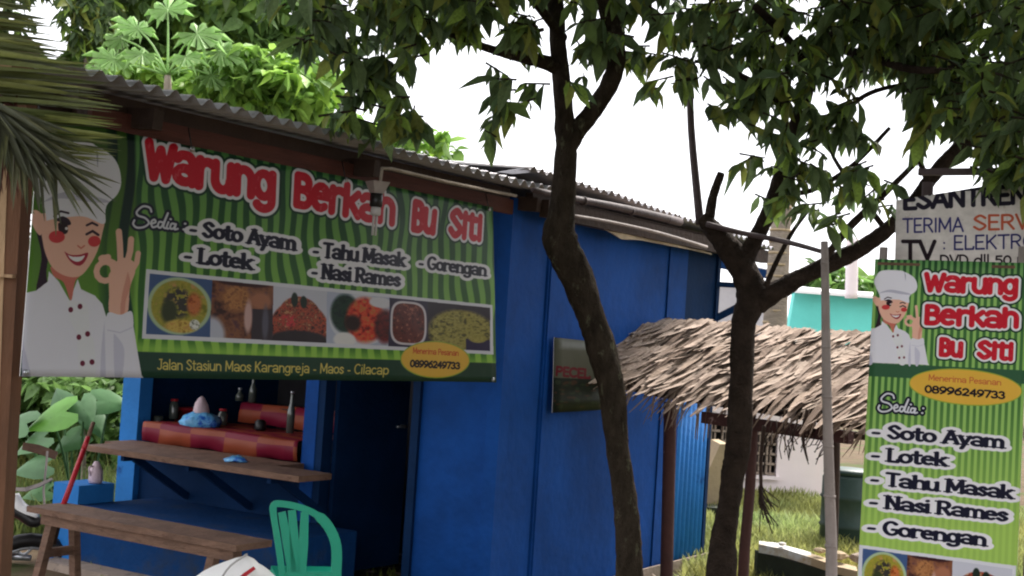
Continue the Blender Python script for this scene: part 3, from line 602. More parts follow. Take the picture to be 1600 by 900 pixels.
# checked oilcloth: front fold in the window, raised back fold
T_ = thing('serving_table', P(.3, 2.1, GZ), 'serving table inside the window draped in red and orange checked oilcloth', 'table')
b = MB(); b.box(.06, .62, 1.48, 2.9, GZ, .69); b.build('table_frame', M_DWOOD, T_)
def cloth(name, pts_a, pts_z, t0, t1, sc, phase=0):
    """cloth following a profile (a, z) extruded along b"""
    n = 40; m = len(pts_a); vs = []; uv = []; L_ = 0; Ls = [0]
    for k in range(1, m): L_ += math.hypot(pts_a[k]-pts_a[k-1], pts_z[k]-pts_z[k-1]); Ls.append(L_)
    for i in range(n+1):
        t = t0+(t1-t0)*i/n
        for k in range(m):
            wv = .008*math.sin(t*9+k)+.005*math.sin(t*23+k*2)
            vs.append(P(pts_a[k]+wv, t, pts_z[k]+wv*.4)-WL[T_.name]); uv.append(((t+phase)/sc, Ls[k]/(sc*.62)))
    me = bpy.data.meshes.new(name); me.from_pydata(vs, [], [(i*m+k, (i+1)*m+k, (i+1)*m+k+1, i*m+k+1) for i in range(n) for k in range(m-1)])
    ul = me.uv_layers.new(name='UVMap'); ul.data.foreach_set('uv', [c for l in me.loops for c in uv[l.vertex_index]]); me.materials.append(M_CLOTH)
    me.polygons.foreach_set('use_smooth', [1]*len(me.polygons)); o = bpy.data.objects.new(name, me); COL.objects.link(o); o.parent = T_; WL[o.name] = WL[T_.name].copy()
    so_ = o.modifiers.new('thick', 'SOLIDIFY'); so_.thickness = .003
    return o
cloth('oilcloth', [-.05, -.056, -.054, -.035, .3, .48], [.715, .78, .836, .846, .842, .85], 1.47, 2.87, .15)
cloth('raised_cloth', [.49, .5, .52, .6], [.865, .93, 1.0, 1.005], 1.47, 2.5, .15, .1)
b = MB(); b.box(.52, .62, 1.47, 2.5, .864, .99); b.build('shelf_box', M_DWOOD, T_)

def at_front(px, py, a): return hit(px, py, P(a, 0, 0), AX)
# items in the window
q = at_front(312, 668, .1)
o = thing('food_bag', q, 'crumpled blue and grey plastic bag of food standing on the checked cloth', 'bag')
b = MB(); b.lathe(q-ZX*.01, [(.02, 0), (.12, .01), (.14, .05), (.115, .09), (.06, .115)], 20, jitter=.2); b.build('blue_wrap', M_BAGB, o)
b = MB(); b.lathe(q+ZX*.08, [(.05, 0), (.06, .03), (.045, .08), (.022, .12), (.008, .13)], 12, jitter=.14); b.build('knotted_top', M_BAGG, o)
q = at_front(368, 725, -.4); q.z = zc+.002
o = thing('plastic_packet', q, 'small crumpled blue packet lying on the counter plank', 'packet')
b = MB(); b.lathe(q, [(.03, 0), (.075, .006), (.06, .024), (.02, .034)], 12, jitter=.25); b.build('wrapper', M_BAGB, o)
q = at_front(246, 672, .15)
o = thing('drinking_glass', q, 'dull drinking glass at the left end of the serving window', 'glass'); b = MB(); b.lathe(q, [(.028, 0), (.034, .1), (.031, .1), (.026, .01)], 14); b.build('cup', M_GLASS, o)
for px, py, h, r, lb in ((392, 655, .17, .028, 'small glass bottle at the back of the serving window'), (452, 688, .26, .026, 'tall thin bottle standing at the right of the serving window'), (372, 652, .08, .03, 'short jar at the back of the serving window left of the glass bottle')):
    q = at_front(px, py, .57 if px < 440 else .2); q.z = 1.006 if px < 440 else .865
    o = thing('bottle' if h > .1 else 'jar', q, lb, 'bottle' if h > .1 else 'jar'); b = MB(); b.lathe(q, [(r, 0), (r*1.02, h*.55), (r*.5, h*.75), (r*.42, h*.95), (r*.42, h)], 14); b.build('glass_body', M_GLASS, o)
    b = MB(); b.lathe(q+ZX*h, [(r*.5, 0), (r*.5, .015)], 12); b.build('cap', M_SILV, o)
q = at_front(290, 655, .5); o = thing('red_food_tub', q, 'red plastic tub in the dark behind the food bag', 'tub'); b = MB(); b.lathe(q-ZX*.05, [(.07, 0), (.1, .12), (.104, .12), (.1, .125)], 18); b.build('tub_body', M_RED, o); b = MB(); b.lathe(q+ZX*.076, [(.106, 0), (.1, .012)], 18); b.build('lid', M_RED, o)
q = at_front(372, 686, .3); o = thing('red_bowl', q, 'red bowl on the checked cloth right of the food bag', 'bowl'); b = MB(); b.lathe(q-ZX*.02, [(.04, 0), (.085, .05), (.08, .05), (.035, .01)], 18); b.build('bowl_body', M_RED, o)
b = MB(); b.lathe(q-ZX*.006, [(.05, 0), (.07, .02), (.03, .05)], 12, jitter=.1); b.build('food', M_CLOTH, o)

for k, (px, a_, h, r, m_, lb) in enumerate(((345, .3, .1, .035, M_GLASS, 'squat jar on the checked cloth just right of the food bag'), (405, .3, .07, .04, M_BLACK, 'small black cup on the checked cloth left of the tall bottle'), (268, .3, .13, .035, M_GLASS, 'dim jar on the cloth between the drinking glass and the food bag'))):
    q = at_front(px, 690, a_); q.z = .848; o = thing('jar' if m_ == M_GLASS else 'cup', q, lb, 'jar' if m_ == M_GLASS else 'cup')
    b = MB(); b.lathe(q, [(r*.9, 0), (r, .01), (r, h*.8), (r*.7, h*.92), (r*.7, h)], 14); b.build('jar_body' if m_ == M_GLASS else 'cup_body', m_, o)
    if m_ == M_GLASS: b = MB(); b.lathe(q+ZX*h, [(r*.76, 0), (r*.76, .015)], 14); b.build('lid', M_RED, o)
# poster on the side wall
Po = thing('wall_poster', S(868, 640, -.06), 'poster with red lettering, its colours darkened for shade, on the side wall behind the leaning trunk', 'poster')
cvp = Canvas([(866, 527), (950, 536), (948, 640), (863, 645)], 200, 260)
cvp.poly([(860, 520), (960, 520), (960, 660), (860, 660)], (76, 78, 66)); cvp.poly([(860, 590), (960, 594), (960, 660), (860, 660)], (24, 32, 26))  # white paper and its picture drawn dark to imitate wall shade
for _ in range(60):
    x, y = random.uniform(866, 948), random.uniform(596, 640); cvp.ell(x, y, random.uniform(2, 5), random.uniform(1, 3), random.choice([(40, 50, 36), (26, 34, 30), (58, 42, 32)]))
cvp.text('PECEL', (868, 586), (922, 591), 13, 13, .14, (92, 18, 30), ax=.9)
sheet('poster_sheet', cvp, lambda x, y: S(x, y, -.056), -BX, print_mat('poster_print', cvp.image('poster_artwork')), Po, 6, 6, .001)

# ================================================================== big banner along the porch
q = S(400, 590, -.07)
BN = thing('shop_banner', q, 'long green striped banner reading Warung Berkah Bu Siti hung along the porch eave', 'banner')
cv = Canvas([(62, 180), (770.5, 324), (776, 597.5), (31, 588)], 1500, 860)
PX, PY, U, V = cv.PX, cv.PY, cv.U, cv.V
band_top = 549+(PX-215)/560*18; 
wav = .006*np.sin(V*9+PX/40)+.004*np.sin(V*17+PX/23)
per = 21.5-(PX-205)/565*5.0
phase = np.log1p((PX-205)*(-5.0/565)/21.5)/(-5.0/565) if False else (PX-205)/19.2
phase = (PX-205)/21.5*(1+.00028*(PX-205))+wav*28
sm = np.clip(.5+2.6*np.sin(2*math.pi*phase), 0, 1)[..., None]
gy = np.clip((V-.02)/.85, 0, 1)[..., None]
lt = np.array([94, 146, 80])*(1-gy)+np.array([150, 204, 78])*gy; dk = np.array([28, 70, 46])*(1-gy)+np.array([64, 120, 40])*gy
low = np.clip((PY-(527+(PX-223)*.048))/16, 0, 1)[..., None]; dk = dk*(1-low*.85)+lt*low*.85; lt = lt*(1-low*.4)+np.array([176, 216, 92])*low*.4
lf = np.clip((PX-30)/190, 0, 1)[..., None]
img = (lt*sm+dk*(1-sm))
lw = np.clip(.5+1.6*np.sin((PX-30)/5.2+1.6*np.sin(PY/50)+.6), 0, 1)[..., None]*np.clip((PX-150)/30, 0, 1)[..., None]
left = np.array([112, 166, 62])*(1-lw)+np.array([22, 64, 52])*lw; left = left*(.55+.45*gy)
k = np.clip((214-PX)/5, 0, 1)[..., None]; cv.img = (img*(1-k)+left*k)/255
cv.put((slice(None), slice(None)), np.clip((PY-band_top)/.8, 0, 1), (30, 66, 50))
chef(cv, lambda x, y: (x, y), 1.)
RED = (208, 24, 46); WHT = (240, 237, 244); NVY = (20, 20, 44); DG = (24, 60, 40)
def title(cv, st, p0, p1, h0, h1, wt=.15, ow=5., ax=.82):
    # bubble letters with tall lower case
    old = dict(G)
    for c in list(G):
        wv, stt = G[c]
        G[c] = (wv*(.86 if c in 'WARUNGBS' else .98), [[(x*(.86 if c in 'WARUNGBS' else .98), (y*1.24 if y <= .66 else .818+(y-.66)*.6) if c.islower() else y) for x, y in g] for g in stt])
    sl, d = cv.text(st, p0, p1, h0, h1, wt, RED, [(ow*1.75, DG), (ow, WHT)], ax, wob=.03)
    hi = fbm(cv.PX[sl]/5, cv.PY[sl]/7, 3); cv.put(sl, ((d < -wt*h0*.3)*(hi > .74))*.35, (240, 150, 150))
    G.clear(); G.update(old)
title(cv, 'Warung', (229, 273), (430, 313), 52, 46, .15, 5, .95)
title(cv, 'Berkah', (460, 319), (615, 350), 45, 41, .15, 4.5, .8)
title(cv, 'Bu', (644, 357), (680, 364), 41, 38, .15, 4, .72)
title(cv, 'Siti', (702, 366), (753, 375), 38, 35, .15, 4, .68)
SED = [(1.7, (230, 230, 238))]
def sedia(cv, x, y, sc):
    s1 = [(30, -24), (27, -30), (16, -31), (6, -22), (8, -16), (20, -13), (26, -6), (18, 1), (6, 3), (0, -2), (2, -8)]
    e = [(29, -5), (37, -8), (35, -12), (30, -8), (32, 0), (39, -2)]; dd = [(48, -9), (43, -9), (41, -2), (47, -2), (57, -24), (50, -4), (53, 0)]
    ii = [(58, -10), (55, -1), (58, 0)]; aa = [(69, -8), (63, -8), (61, -1), (66, -1), (70, -8), (68, 0), (73, -1)]; dots = [[(84, -10), (85, -10)], [(82, -1), (83, -1)], [(61, -15), (62, -15)]]
    al = [crv([(x+a*sc, y+(b_+a*.09)*sc) for a, b_ in g_], 4) for g_ in (s1, e, dd, ii, aa)]+[[(x+a*sc, y+(b_+a*.09)*sc) for a, b_ in g_] for g_ in dots]
    sl, d = cv.field(al, 1, 8*sc); cv.put(sl, (5.4*sc-d)/cv.sp+.5, NVY); cv.put(sl, (1.7*sc-d)/cv.sp+.5, (226, 226, 236))
sedia(cv, 207, 352, 1.)
def item(cv, st, p0, p1, h, ow=5., wt=.1, ax=1.6, h1=None): cv.text(st, p0, p1, h, h1 or h, wt, NVY, [(ow, WHT)], ax, True)
item(cv, '- Soto Ayam', (298, 366), (462, 391), 22)
item(cv, '- Lotek', (290, 408), (394, 421), 22.5)
item(cv, '- Tahu Masak', (489, 400), (632, 416), 22, 5, .1, 1.35, 20)
item(cv, '- Nasi Rames', (487, 433), (624, 447), 22, 5, .1, 1.35, 20)
item(cv, '- Gorengan', (655, 418), (760, 431), 18.5, 4.4, .1, 1.25, 17.5)
cv.poly([(229.6, 420.5), (769.6, 476.5), (771.5, 554), (223.5, 529)], (226, 226, 236))
food(cv, ((235.7, 427.5), (766, 481)), ((229.6, 522), (766, 548.6)), [0, .187, .36, .519, .70, .817, 1.001], 40)
cv.text('Jalan Stasiun Maos Karangreja - Maos - Cilacap', (246, 577), (607, 585), 15.5, 14.5, .065, (232, 206, 104), (), .95)
def oval(cv, cx, cy, rx, ry, sl=.05):
    ps = lambda k: [(cx+(rx+k)*math.cos(R(a)), cy+(ry+k)*math.sin(R(a))+(rx*math.cos(R(a)))*sl) for a in range(0, 360, 6)]
    cv.poly(ps(1.6), (150, 176, 60)); cv.poly(ps(0), (236, 186, 70))
oval(cv, 680, 562, 54, 27.5, .03)
cv.text('Menerima Pesanan', (644, 552), (718, 556), 9, 8.6, .07, (196, 62, 30), (), .8)
cv.text('08996249733', (640, 572.5), (720, 576.5), 11.5, 11, .12, (18, 12, 30), (), .9)
cv.img *= .8  # whole print dimmed in place of missing porch shade
img1 = cv.image('banner_artwork'); SKEL = S
sheet('printed_sheet', cv, lambda x, y: S(x, y, -.07), -BX, print_mat('banner_print', img1), BN, 90, 30, .007)
for px, py in ((64, 186), (300, 233), (540, 281), (764, 327), (40, 582), (770, 593)):
    q = S(px, py, -.078); b = MB(); b.tube([q+BX*0, q-BX*.006], .012, 10); e = b.build('eyelet', M_SILV, BN)
for px, py in ((64, 186), (300, 233), (540, 281), (764, 327)):
    q = S(px, py, -.085); b = MB(); b.tube([q, q+BX*.03+ZX*.09], .003, 6); b.build('tie_cord', M_BLACK, BN)

# ================================================================== right hand banner and painted board
PB0 = D(1345, 870, 6.05)
def Q(px, py, off=0.): return hit(px, py, PB0+AX*off, AX)
BR_ = thing('upright_banner', Vector((Q(1460, 980).x, Q(1460, 980).y, GZ)), 'upright green banner listing the menu, standing at the right edge', 'banner')
cv = Canvas([(1367, 404.5), (1609, 411), (1583, 1045), (1334, 1010)], 780, 1900)
PX, PY, U, V = cv.PX, cv.PY, cv.U, cv.V
ph = (U*24.5); sm = np.clip(.5+2.2*np.sin(2*math.pi*ph), 0, 1)[..., None]
gy = np.clip((PY-405)/60, 0, 1)[..., None]; gb = np.clip((PY-600)/230, 0, 1)[..., None]
lt = np.array([100, 150, 90])*(1-gy)+np.array([152, 200, 108])*gy; dk = np.array([38, 76, 46])*(1-gy)+np.array([66, 116, 60])*gy
dk = dk*(1-gb)+np.array([160, 198, 94])*gb; lt = lt*(1-gb)+np.array([172, 208, 100])*gb
cv.img = (lt*sm+dk*(1-sm))/255
bt = 566+(PX-1355)*.05; cv.put((slice(None), slice(None)), np.clip(PY-bt, 0, 1)*np.clip(bt+22-PY, 0, 1), (52, 96, 66))
chef(cv, lambda x, y: (1398.5+.5*(x-118), 494+.395*(y-404)+.02*(x-118)), .43)
title(cv, 'Warung', (1445, 453), (1590, 459), 25, 25, .15, 3.4, 1.15)
title(cv, 'Berkah', (1445, 505), (1591, 511), 26, 26, .15, 3.4, 1.15)
title(cv, 'Bu', (1469, 554), (1503, 557), 24, 24, .155, 3.2, 1.1)
title(cv, 'Siti', (1527, 558), (1583, 562), 24, 24, .155, 3.2, 1.1)
oval(cv, 1509, 605, 87, 27, .075)
cv.text('Menerima Pesanan', (1451, 594), (1564, 602), 9, 9, .075, (206, 104, 60), (), 1.1)
cv.text('08996249733', (1445, 612.5), (1570, 623), 12, 12, .11, (18, 12, 30), (), 1.2)
sedia(cv, 1372, 640, .84)
for st, a, b_ in (('- Soto Ayam', (1361, 682), (1568, 700)), ('- Lotek', (1360, 718.5), (1479, 728)), ('- Tahu Masak', (1359, 756), (1582, 779)), ('- Nasi Rames', (1357, 791.5), (1574, 814)), ('- Gorengan', (1354, 831), (1541, 853))):
    item(cv, st, a, b_, 19.5, 4.6, .1, 1.9)
cv.poly([(1342, 851), (1588, 884), (1583, 1000), (1338, 970)], (226, 226, 236))
food(cv, ((1348, 857), (1582, 889)), ((1345, 935), (1579, 962)), [0, .3, .6, 1.001], 40)
sheet('printed_sheet', cv, lambda x, y: Q(x, y), -AX, print_mat('upright_banner_print', cv.image('upright_banner_artwork')), BR_, 22, 50, .005, seed=5)
for px in (1380, 1598):
    t = Q(px, 400, .03); b = MB(); b.tube([Vector((t.x, t.y, GZ-.1)), t+ZX*.04], [.022, .018], 8, rough=.08); b.build('support_pole', M_BAMBOO, BR_)
for py0, py1 in ((412, 418), (930, 960)):
    b = MB(); b.bar(Q(1372 if py0 < 500 else 1345, py0, .012), Q(1605 if py0 < 500 else 1585, py1, .012), .02, .012); b.build('cross_batten', M_WOOD, BR_)
BD = thing('painted_board', Vector((Q(1500, 330, .12).x, Q(1500, 330, .12).y, GZ)), 'off-white hand painted board about television repairs above the upright banner', 'sign board')
cv = Canvas([(1400, 313), (1680, 268), (1680, 425), (1398, 412)], 900, 540)
cv.img[:] = np.array([206, 200, 196])/255; nz = fbm(cv.PX/14, cv.PY/9, 77)[..., None]; cv.img *= .9+.16*nz
cv.put((slice(None), slice(None)), (fbm(cv.PX/5, cv.PY/20, 9) > .78)*.35, (150, 140, 130))
cv.text('ESANTREN', (1411, 326), (1606, 316), 26, 26, .13, (34, 30, 44), (), 1.1, lean=(0, -1))
cv.text('TERIMA', (1410, 363), (1506, 361), 21, 21, .07, (46, 46, 104), (), 1, lean=(0, -1)); cv.text('SERVIS', (1520, 359), (1640, 356), 22, 22, .085, (176, 84, 58), (), 1.1, lean=(0, -1))
cv.text('TV', (1409, 405), (1462, 405), 28, 28, .11, (30, 20, 28), (), 1, lean=(0, -1)); cv.text(': ELEKTRONIK', (1472, 390), (1668, 386), 21, 21, .07, (40, 40, 96), (), 1, lean=(0, -1))
cv.text('DVD dll 50 m', (1468, 414), (1610, 412), 15, 15, .1, (40, 34, 40), (), 1, lean=(0, -1))
sheet('board_face', cv, lambda x, y: Q(x, y, .12), -AX, print_mat('board_paint', cv.image('board_artwork'), .6, .05), BD, 6, 4, .0, .012)
for px in (1450, 1640):
    t = Q(px, 285, .15); b = MB(); b.tube([Vector((t.x, t.y, GZ-.1)), t], .025, 8, rough=.08); b.build('support_pole', M_DBAMB, BD)
b = MB(); b.bar(Q(1436, 269, .2), Q(1560, 268, .2), .035, .03); b.build('top_rail', M_DBAMB, BD)

# ================================================================== lamp, pipes, poles
LO = -.3
top = S(597, 263, LO); L1 = thing('hanging_lamp', S(590, 285, LO), 'white energy saving lamp hanging on a bent pipe in front of the banner', 'lamp')
b = MB(); b.tube([S(806, 306, LO+.12), S(700, 285, LO+.03), S(612, 264, LO), top, S(594, 285, LO)], .0085, 8); b.build('conduit', M_GBARK, L1)
q = S(590, 284, LO); dn = -ZX; b = MB(); sh = []
for hz, r in ((0, .062), (.006, .058), (.055, .034)): sh.append((r, hz))
b.lathe(q, sh, 4, axis=dn); b.m = b.m; b.sm = [False]*len(b.sm); b.build('shade', M_BAMBOO, L1)
b = MB(); b.lathe(q+dn*.055, [(.03, 0), (.03, .06), (.022, .064)], 14, axis=dn); b.build('socket', M_BLACK, L1)
b = MB(); b.lathe(q+dn*.118, [(.022, 0), (.024, .012), (.024, .035), (.018, .04)], 14, axis=dn); bb = b.build('bulb', M_GWALL, L1)
for k in (-1, 1):
    b = MB(); c0 = q+dn*.155+AX*k*.011; b.tube([c0, c0+dn*.095], .006, 8); b.build('bulb_tube', M_GWALL, bb)

o = thing('bamboo_gutter', S(835, 297, -.42), 'thick dark bamboo pole lying along the eave behind the leaning trunk', 'bamboo pole')
b = MB(); pts = [S(833, 297, -.42), S(900, 311, -.42), S(980, 327, -.42), S(1062, 347, -.42)]; b.tube(pts, [.015, .018, .024, .028], 10, rough=.06, sub=3); b.build('culm', M_DBAMB, o)
for f in (.3, .62, .9):
    c = pts[0].lerp(pts[-1], f); b = MB(); b.tube([c-AX*.008, c+AX*.008], .027, 10); b.build('node', M_DBAMB, o)
o = thing('thin_pipe', S(900, 338, -.35), 'thin pale pipe below the bamboo pole along the side eave', 'pipe')
b = MB(); b.tube([S(890, 336, -.3), S(950, 346, -.3), S(1030, 364, -.3), S(1104, 386, -.3)], [.008, .009, .011, .012], 8, sub=3); b.build('pipe_body', M_BAMBOO, o)
o = thing('long_stick', D(1108, 352, 7.0), 'long thin reddish stick laid from the forked tree across to the pale bamboo pole', 'stick')
b = MB(); b.tube([D(1104, 350, 7.1), D(1160, 364, 7.0), D(1229, 378, 6.8), D(1287, 394, 6.4)], [.015, .014, .013, .011], 8, rough=.08, sub=4); b.build('shaft', M_DBAMB, o)
o = thing('torn_plastic_sheet', S(1020, 370, -.16), 'strip of torn yellowish plastic sheet hanging under the side eave', 'plastic sheet')
b = MB(); up_ = [(940, 352), (965, 357), (1000, 365), (1040, 375), (1080, 386), (1112, 396)]; dn_ = [(944, 358), (972, 374), (1000, 375), (1040, 383), (1078, 390), (1112, 398)]
vs = [S(x, y, -.16-.01*(i % 2)) for i, (x, y) in enumerate(up_)]+[S(x, y, -.19+.02*(i % 2)) for i, (x, y) in enumerate(dn_)]; vs += [v+BX*.004 for v in vs]
b.add(vs, [(i, i+1, i+7, i+6) for i in range(5)]+[(i+12, i+18, i+19, i+13) for i in range(5)]+[(i+6, i+7, i+19, i+18) for i in range(5)]+[(i, i+12, i+13, i+1) for i in range(5)]); b.build('sheet_strip', M_TARP, o)

def pole(name, pix, rad, m, label, cat, rough=.05, knots=0, ground=True):
    pts = [D(*p) for p in pix]
    if ground: l = pts[-1]; pts.append(Vector((l.x+.02, l.y, GZ-.1))); rad = list(rad)+[rad[-1]]
    o = thing(name, Vector((pts[-1].x, pts[-1].y, GZ if ground else pts[-1].z)), label, cat)
    b = MB(); b.tube(pts, rad, 10, rough=rough, sub=4); b.build('shaft', m, o)
    for k in range(knots):
        f = (k+.6)/knots*(len(pts)-1); i = int(f); c = pts[i].lerp(pts[min(i+1, len(pts)-1)], f-i); r = rad[i]*1.14
        b = MB(); b.tube([c-ZX*.006, c+ZX*.006], r, 10); b.build('node', m, o)
    return o
pole('bamboo_pole', [(1288, 377, 6.3), (1290, 480, 6.3), (1292, 620, 6.3), (1296, 760, 6.3), (1299, 900, 6.3)], [.017, .02, .022, .025, .027], M_BAMBOO, 'pale grey bamboo pole standing upright left of the menu banner', 'pole', knots=9)
pole('thin_stake', [(1078, 96, 7.4), (1080, 200, 7.4), (1094, 350, 7.24)], [.019, .021, .024], M_DBAMB, 'tall thin bare stake rising against the sky between the two trunks', 'stake', ground=False)
pole('shelter_post', [(1047, 628, 8.75), (1046, 700, 8.75), (1042, 860, 8.75)], [.042, .042, .042], M_REDPOST, 'red brown post with flaking white paint under the thatch near the side wall', 'post')
pole('shelter_post', [(1178, 655, 7.9), (1172, 760, 7.9), (1162, 880, 7.9)], [.03, .031, .033], M_REDPOST, 'thin leaning red brown post just right of the forked tree trunk', 'post')
pole('shelter_post', [(1306, 660, 9.3), (1305, 760, 9.3)], [.03, .03], M_DWOOD, 'dark post of the thatched shelter behind the pale bamboo pole', 'post')
pole('white_post', [(1332, 372, 15.2), (1331, 420, 15.2), (1330, 466, 15.2)], [.07, .07, .07], M_WWALL, 'white vertical post rising above the turquoise wall', 'post', rough=.01, ground=False)

# big tan wooden post at the left edge
o = thing('porch_post', Vector((D(15, 860, 4.95).x, 4.95, GZ)), 'thick tan and brown wooden porch post at the left edge of the view', 'post')
for (xa, xb, ya, yb, mm, dy) in ((-40, 19, -42, 2, M_POST, 0.0), (20, 47, 3, 9, M_POST2, .004)):
    b = MB(); A_ = [D(xa, 60, 4.95+dy), D(xb, 60, 4.95+dy)]; Bt = [D(ya-22, 1100, 4.95+dy), D(yb-20, 1100, 4.95+dy)]
    dd = Vector((0, .11, 0)); c = [Bt[0], Bt[1], Bt[1]+dd, Bt[0]+dd, A_[0], A_[1], A_[1]+dd, A_[0]+dd]
    b.hexa(c); b.build('timber', mm, o)
b = MB(); b.bar(D(-40, 428, 4.93), D(22, 432, 4.93), .03, .012); b.build('wooden_cleat', M_POST, o)

# ================================================================== thatched shelter
TS = thing('thatched_shelter', D(1180, 720, 8.5), 'low lean-to shelter roofed with dry palm thatch beside the stall', 'shelter')
WL[TS.name] = Vector(TS.location)
EL, ER, RL, RR = D(965, 606, 8.7), D(1420, 690, 6.75), D(975, 505, 9.5), D(1450, 520, 8.3)
EC = [D(920, 582, 8.75), D(1000, 606, 8.6), D(1120, 626, 8.1), D(1240, 644, 7.6), D(1345, 662, 7.1), D(1450, 680, 6.7)]
RC = [D(970, 522, 9.2), D(1040, 512, 9.35), D(1140, 515, 9.2), D(1240, 524, 8.9), D(1345, 532, 8.5), D(1450, 536, 8.2)]
def lerpc(Cv, f): f = max(0, min(.9999, f))*(len(Cv)-1); i = int(f); return Cv[i].lerp(Cv[i+1], f-i)
def tp(u, v): return lerpc(RC, u).lerp(lerpc(EC, u), v)
for v, nm in ((.05, 'ridge_pole'), (.5, 'roof_pole'), (.93, 'eave_pole')):
    b = MB(); b.tube([tp(i/8, v)-ZX*.05 for i in range(9)], .022, 8); b.build(nm, M_DWOOD, TS)
b = MB(); b.bar(D(1100, 652, 8.2), D(1330, 684, 7.35), .05, .07); b.build('eave_beam', M_REDPOST, TS)
b = MB(); b.bar(D(1100, 650, 9.6), D(1400, 688, 8.8), .04, .05); b.build('back_beam', M_DWOOD, TS)
for u in (.12, .3, .5, .7, .9):
    b = MB(); b.tube([tp(u, .02)-ZX*.07, tp(u, .98)-ZX*.07], .017, 8); b.build('thatch_rafter', M_DWOOD, TS)
def blade_mesh(name, m, seed, seg=4, wd=.5, curl=.12, fold=.15, tint=(1, 1, 1), taper=True):
    """unit-long leaf strip along +x"""
    r = random.Random(seed); vs = []; pr = []
    for i in range(seg+1):
        x = i/seg; ww = wd*(1-.75*x**2.2 if taper else 1)*(.75+.25*min(1, x*4)); z = -curl*x*x+r.uniform(-.02, .02); y0 = r.uniform(-.03, .03)
        vs += [(x, y0-ww/2, z+fold*ww), (x, y0, z), (x, y0+ww/2, z+fold*ww)]
    fs = [(3*i+k, 3*i+3+k, 3*i+4+k, 3*i+1+k) for i in range(seg) for k in (0, 1)]
    me = bpy.data.meshes.new(name); me.from_pydata(vs, [], fs); me.materials.append(m)
    at = me.color_attributes.new('tint', 'FLOAT_COLOR', 'POINT'); at.data.foreach_set('color', [c for _ in vs for c in (tint+(1,))])
    return me
def frame(d, n, L_, W__, pos, H_=None):
    d = Vector(d).normalized(); s_ = Vector(n).cross(d); s_ = s_.normalized() if s_.length > 1e-5 else d.orthogonal().normalized(); n = d.cross(s_)
    H_ = L_ if H_ is None else H_
    return Matrix(((d.x*L_, s_.x*W__, n.x*H_, pos.x), (d.y*L_, s_.y*W__, n.y*H_, pos.y), (d.z*L_, s_.z*W__, n.z*H_, pos.z), (0, 0, 0, 1)))
def join_instances(name, meshes, items, parent, m, kind=None, label=None):
    """items: (mesh index, matrix, tint). One mesh from many placed copies."""
    V, Fc, Lt, Ti = [], [], [], []; off = 0; P0 = np.array(WL[parent.name]) if parent else np.zeros(3)
    base = []
    for me in meshes:
        v = np.empty(len(me.vertices)*3); me.vertices.foreach_get('co', v); f = [tuple(p.vertices) for p in me.polygons]; base.append((v.reshape(-1, 3), f))
    by = {}
    for it in items: by.setdefault(it[0], []).append(it)
    for k, its in by.items():
        v, f = base[k]; M = np.array([np.array(i[1]) for i in its]); X_ = np.einsum('nij,vj->nvi', M[:, :3, :3], v)+M[:, None, :3, 3]-P0
        V.append(X_.reshape(-1, 3)); nv = len(v); T = np.array([i[2] for i in its]); Ti.append(np.repeat(T, nv, 0))
        fl = np.array(f, dtype=object)
        lens = np.array([len(x) for x in f]); flat = np.concatenate([np.array(x) for x in f])
        n = len(its); Fc.append((flat[None, :]+(np.arange(n)*nv)[:, None]).ravel()+off); Lt.append(np.tile(lens, n)); off += nv*n
    V = np.concatenate(V); Fc = np.concatenate(Fc); Lt = np.concatenate(Lt); Ti = np.concatenate(Ti)
    me = bpy.data.meshes.new(name); me.vertices.add(len(V)); me.vertices.foreach_set('co', V.astype(np.float32).ravel())
    me.loops.add(len(Fc)); me.loops.foreach_set('vertex_index', Fc.astype(np.int32)); me.polygons.add(len(Lt))
    st = np.concatenate([[0], np.cumsum(Lt)[:-1]]); me.polygons.foreach_set('loop_start', st.astype(np.int32)); me.polygons.foreach_set('loop_total', Lt.astype(np.int32))
    me.update(calc_edges=True); me.materials.append(m)
    at = me.color_attributes.new('tint', 'FLOAT_COLOR', 'POINT'); at.data.foreach_set('color', np.concatenate([Ti, np.ones((len(Ti), 1))], 1).astype(np.float32).ravel())
    o = bpy.data.objects.new(name, me); COL.objects.link(o)
    if parent: o.parent = parent
    WL[o.name] = WL[parent.name].copy() if parent else Vector((0, 0, 0))
    return setp(o, label, None, None, kind)
def scatter(name, stuff_name, meshes, items, parent, m, npick, kind='stuff'):
    """the npick items that show largest become objects of their own, the rest one joined part"""
    sc = []
    for i, it in enumerate(items):
        p = it[1].translation+it[1].col[0].xyz*.5; x, y = proj(p); inside = -5 < x < 1605 and -5 < y < 905
        sc.append((it[1].col[0].xyz.length/max(.5, (p-CAM).y)*(1 if inside else 0)*random.uniform(.8, 1.2), i))
    sc.sort(reverse=True); pick = set(i for s_, i in sc[:npick] if s_ > 0)
    off = WL[parent.name]
    for i in sorted(pick):
        it = items[i]; o = bpy.data.objects.new(name, meshes[it[0]]); M = it[1].copy(); M.translation = M.translation-off; o.parent = parent; o.matrix_basis = M; COL.objects.link(o)
    rest = [it for i, it in enumerate(items) if i not in pick]
    if rest: join_instances(stuff_name, meshes, rest, parent, m, kind)
TM = [blade_mesh('thatch_leaf', M_THATCH, 20+i, 3, 1., [.02, .1, -.06, .16][i % 4], .015, tint=t) for i, t in enumerate([(1.05, 1.0, .98), (.8, .76, .72), (1.2, 1.18, 1.16), (.6, .54, .5), (1.1, 1.04, .98), (.9, .86, .84), (1.25, 1.22, 1.2), (.72, .66, .62)])]
TT = [(1.05, 1.0, .98), (.8, .76, .72), (1.2, 1.18, 1.16), (.6, .54, .5), (1.1, 1.04, .98), (.9, .86, .84), (1.25, 1.22, 1.2), (.72, .66, .62)]
items = []
rows = [-.03, -.01, .2, .24, .42, .46, .62, .66, .8]
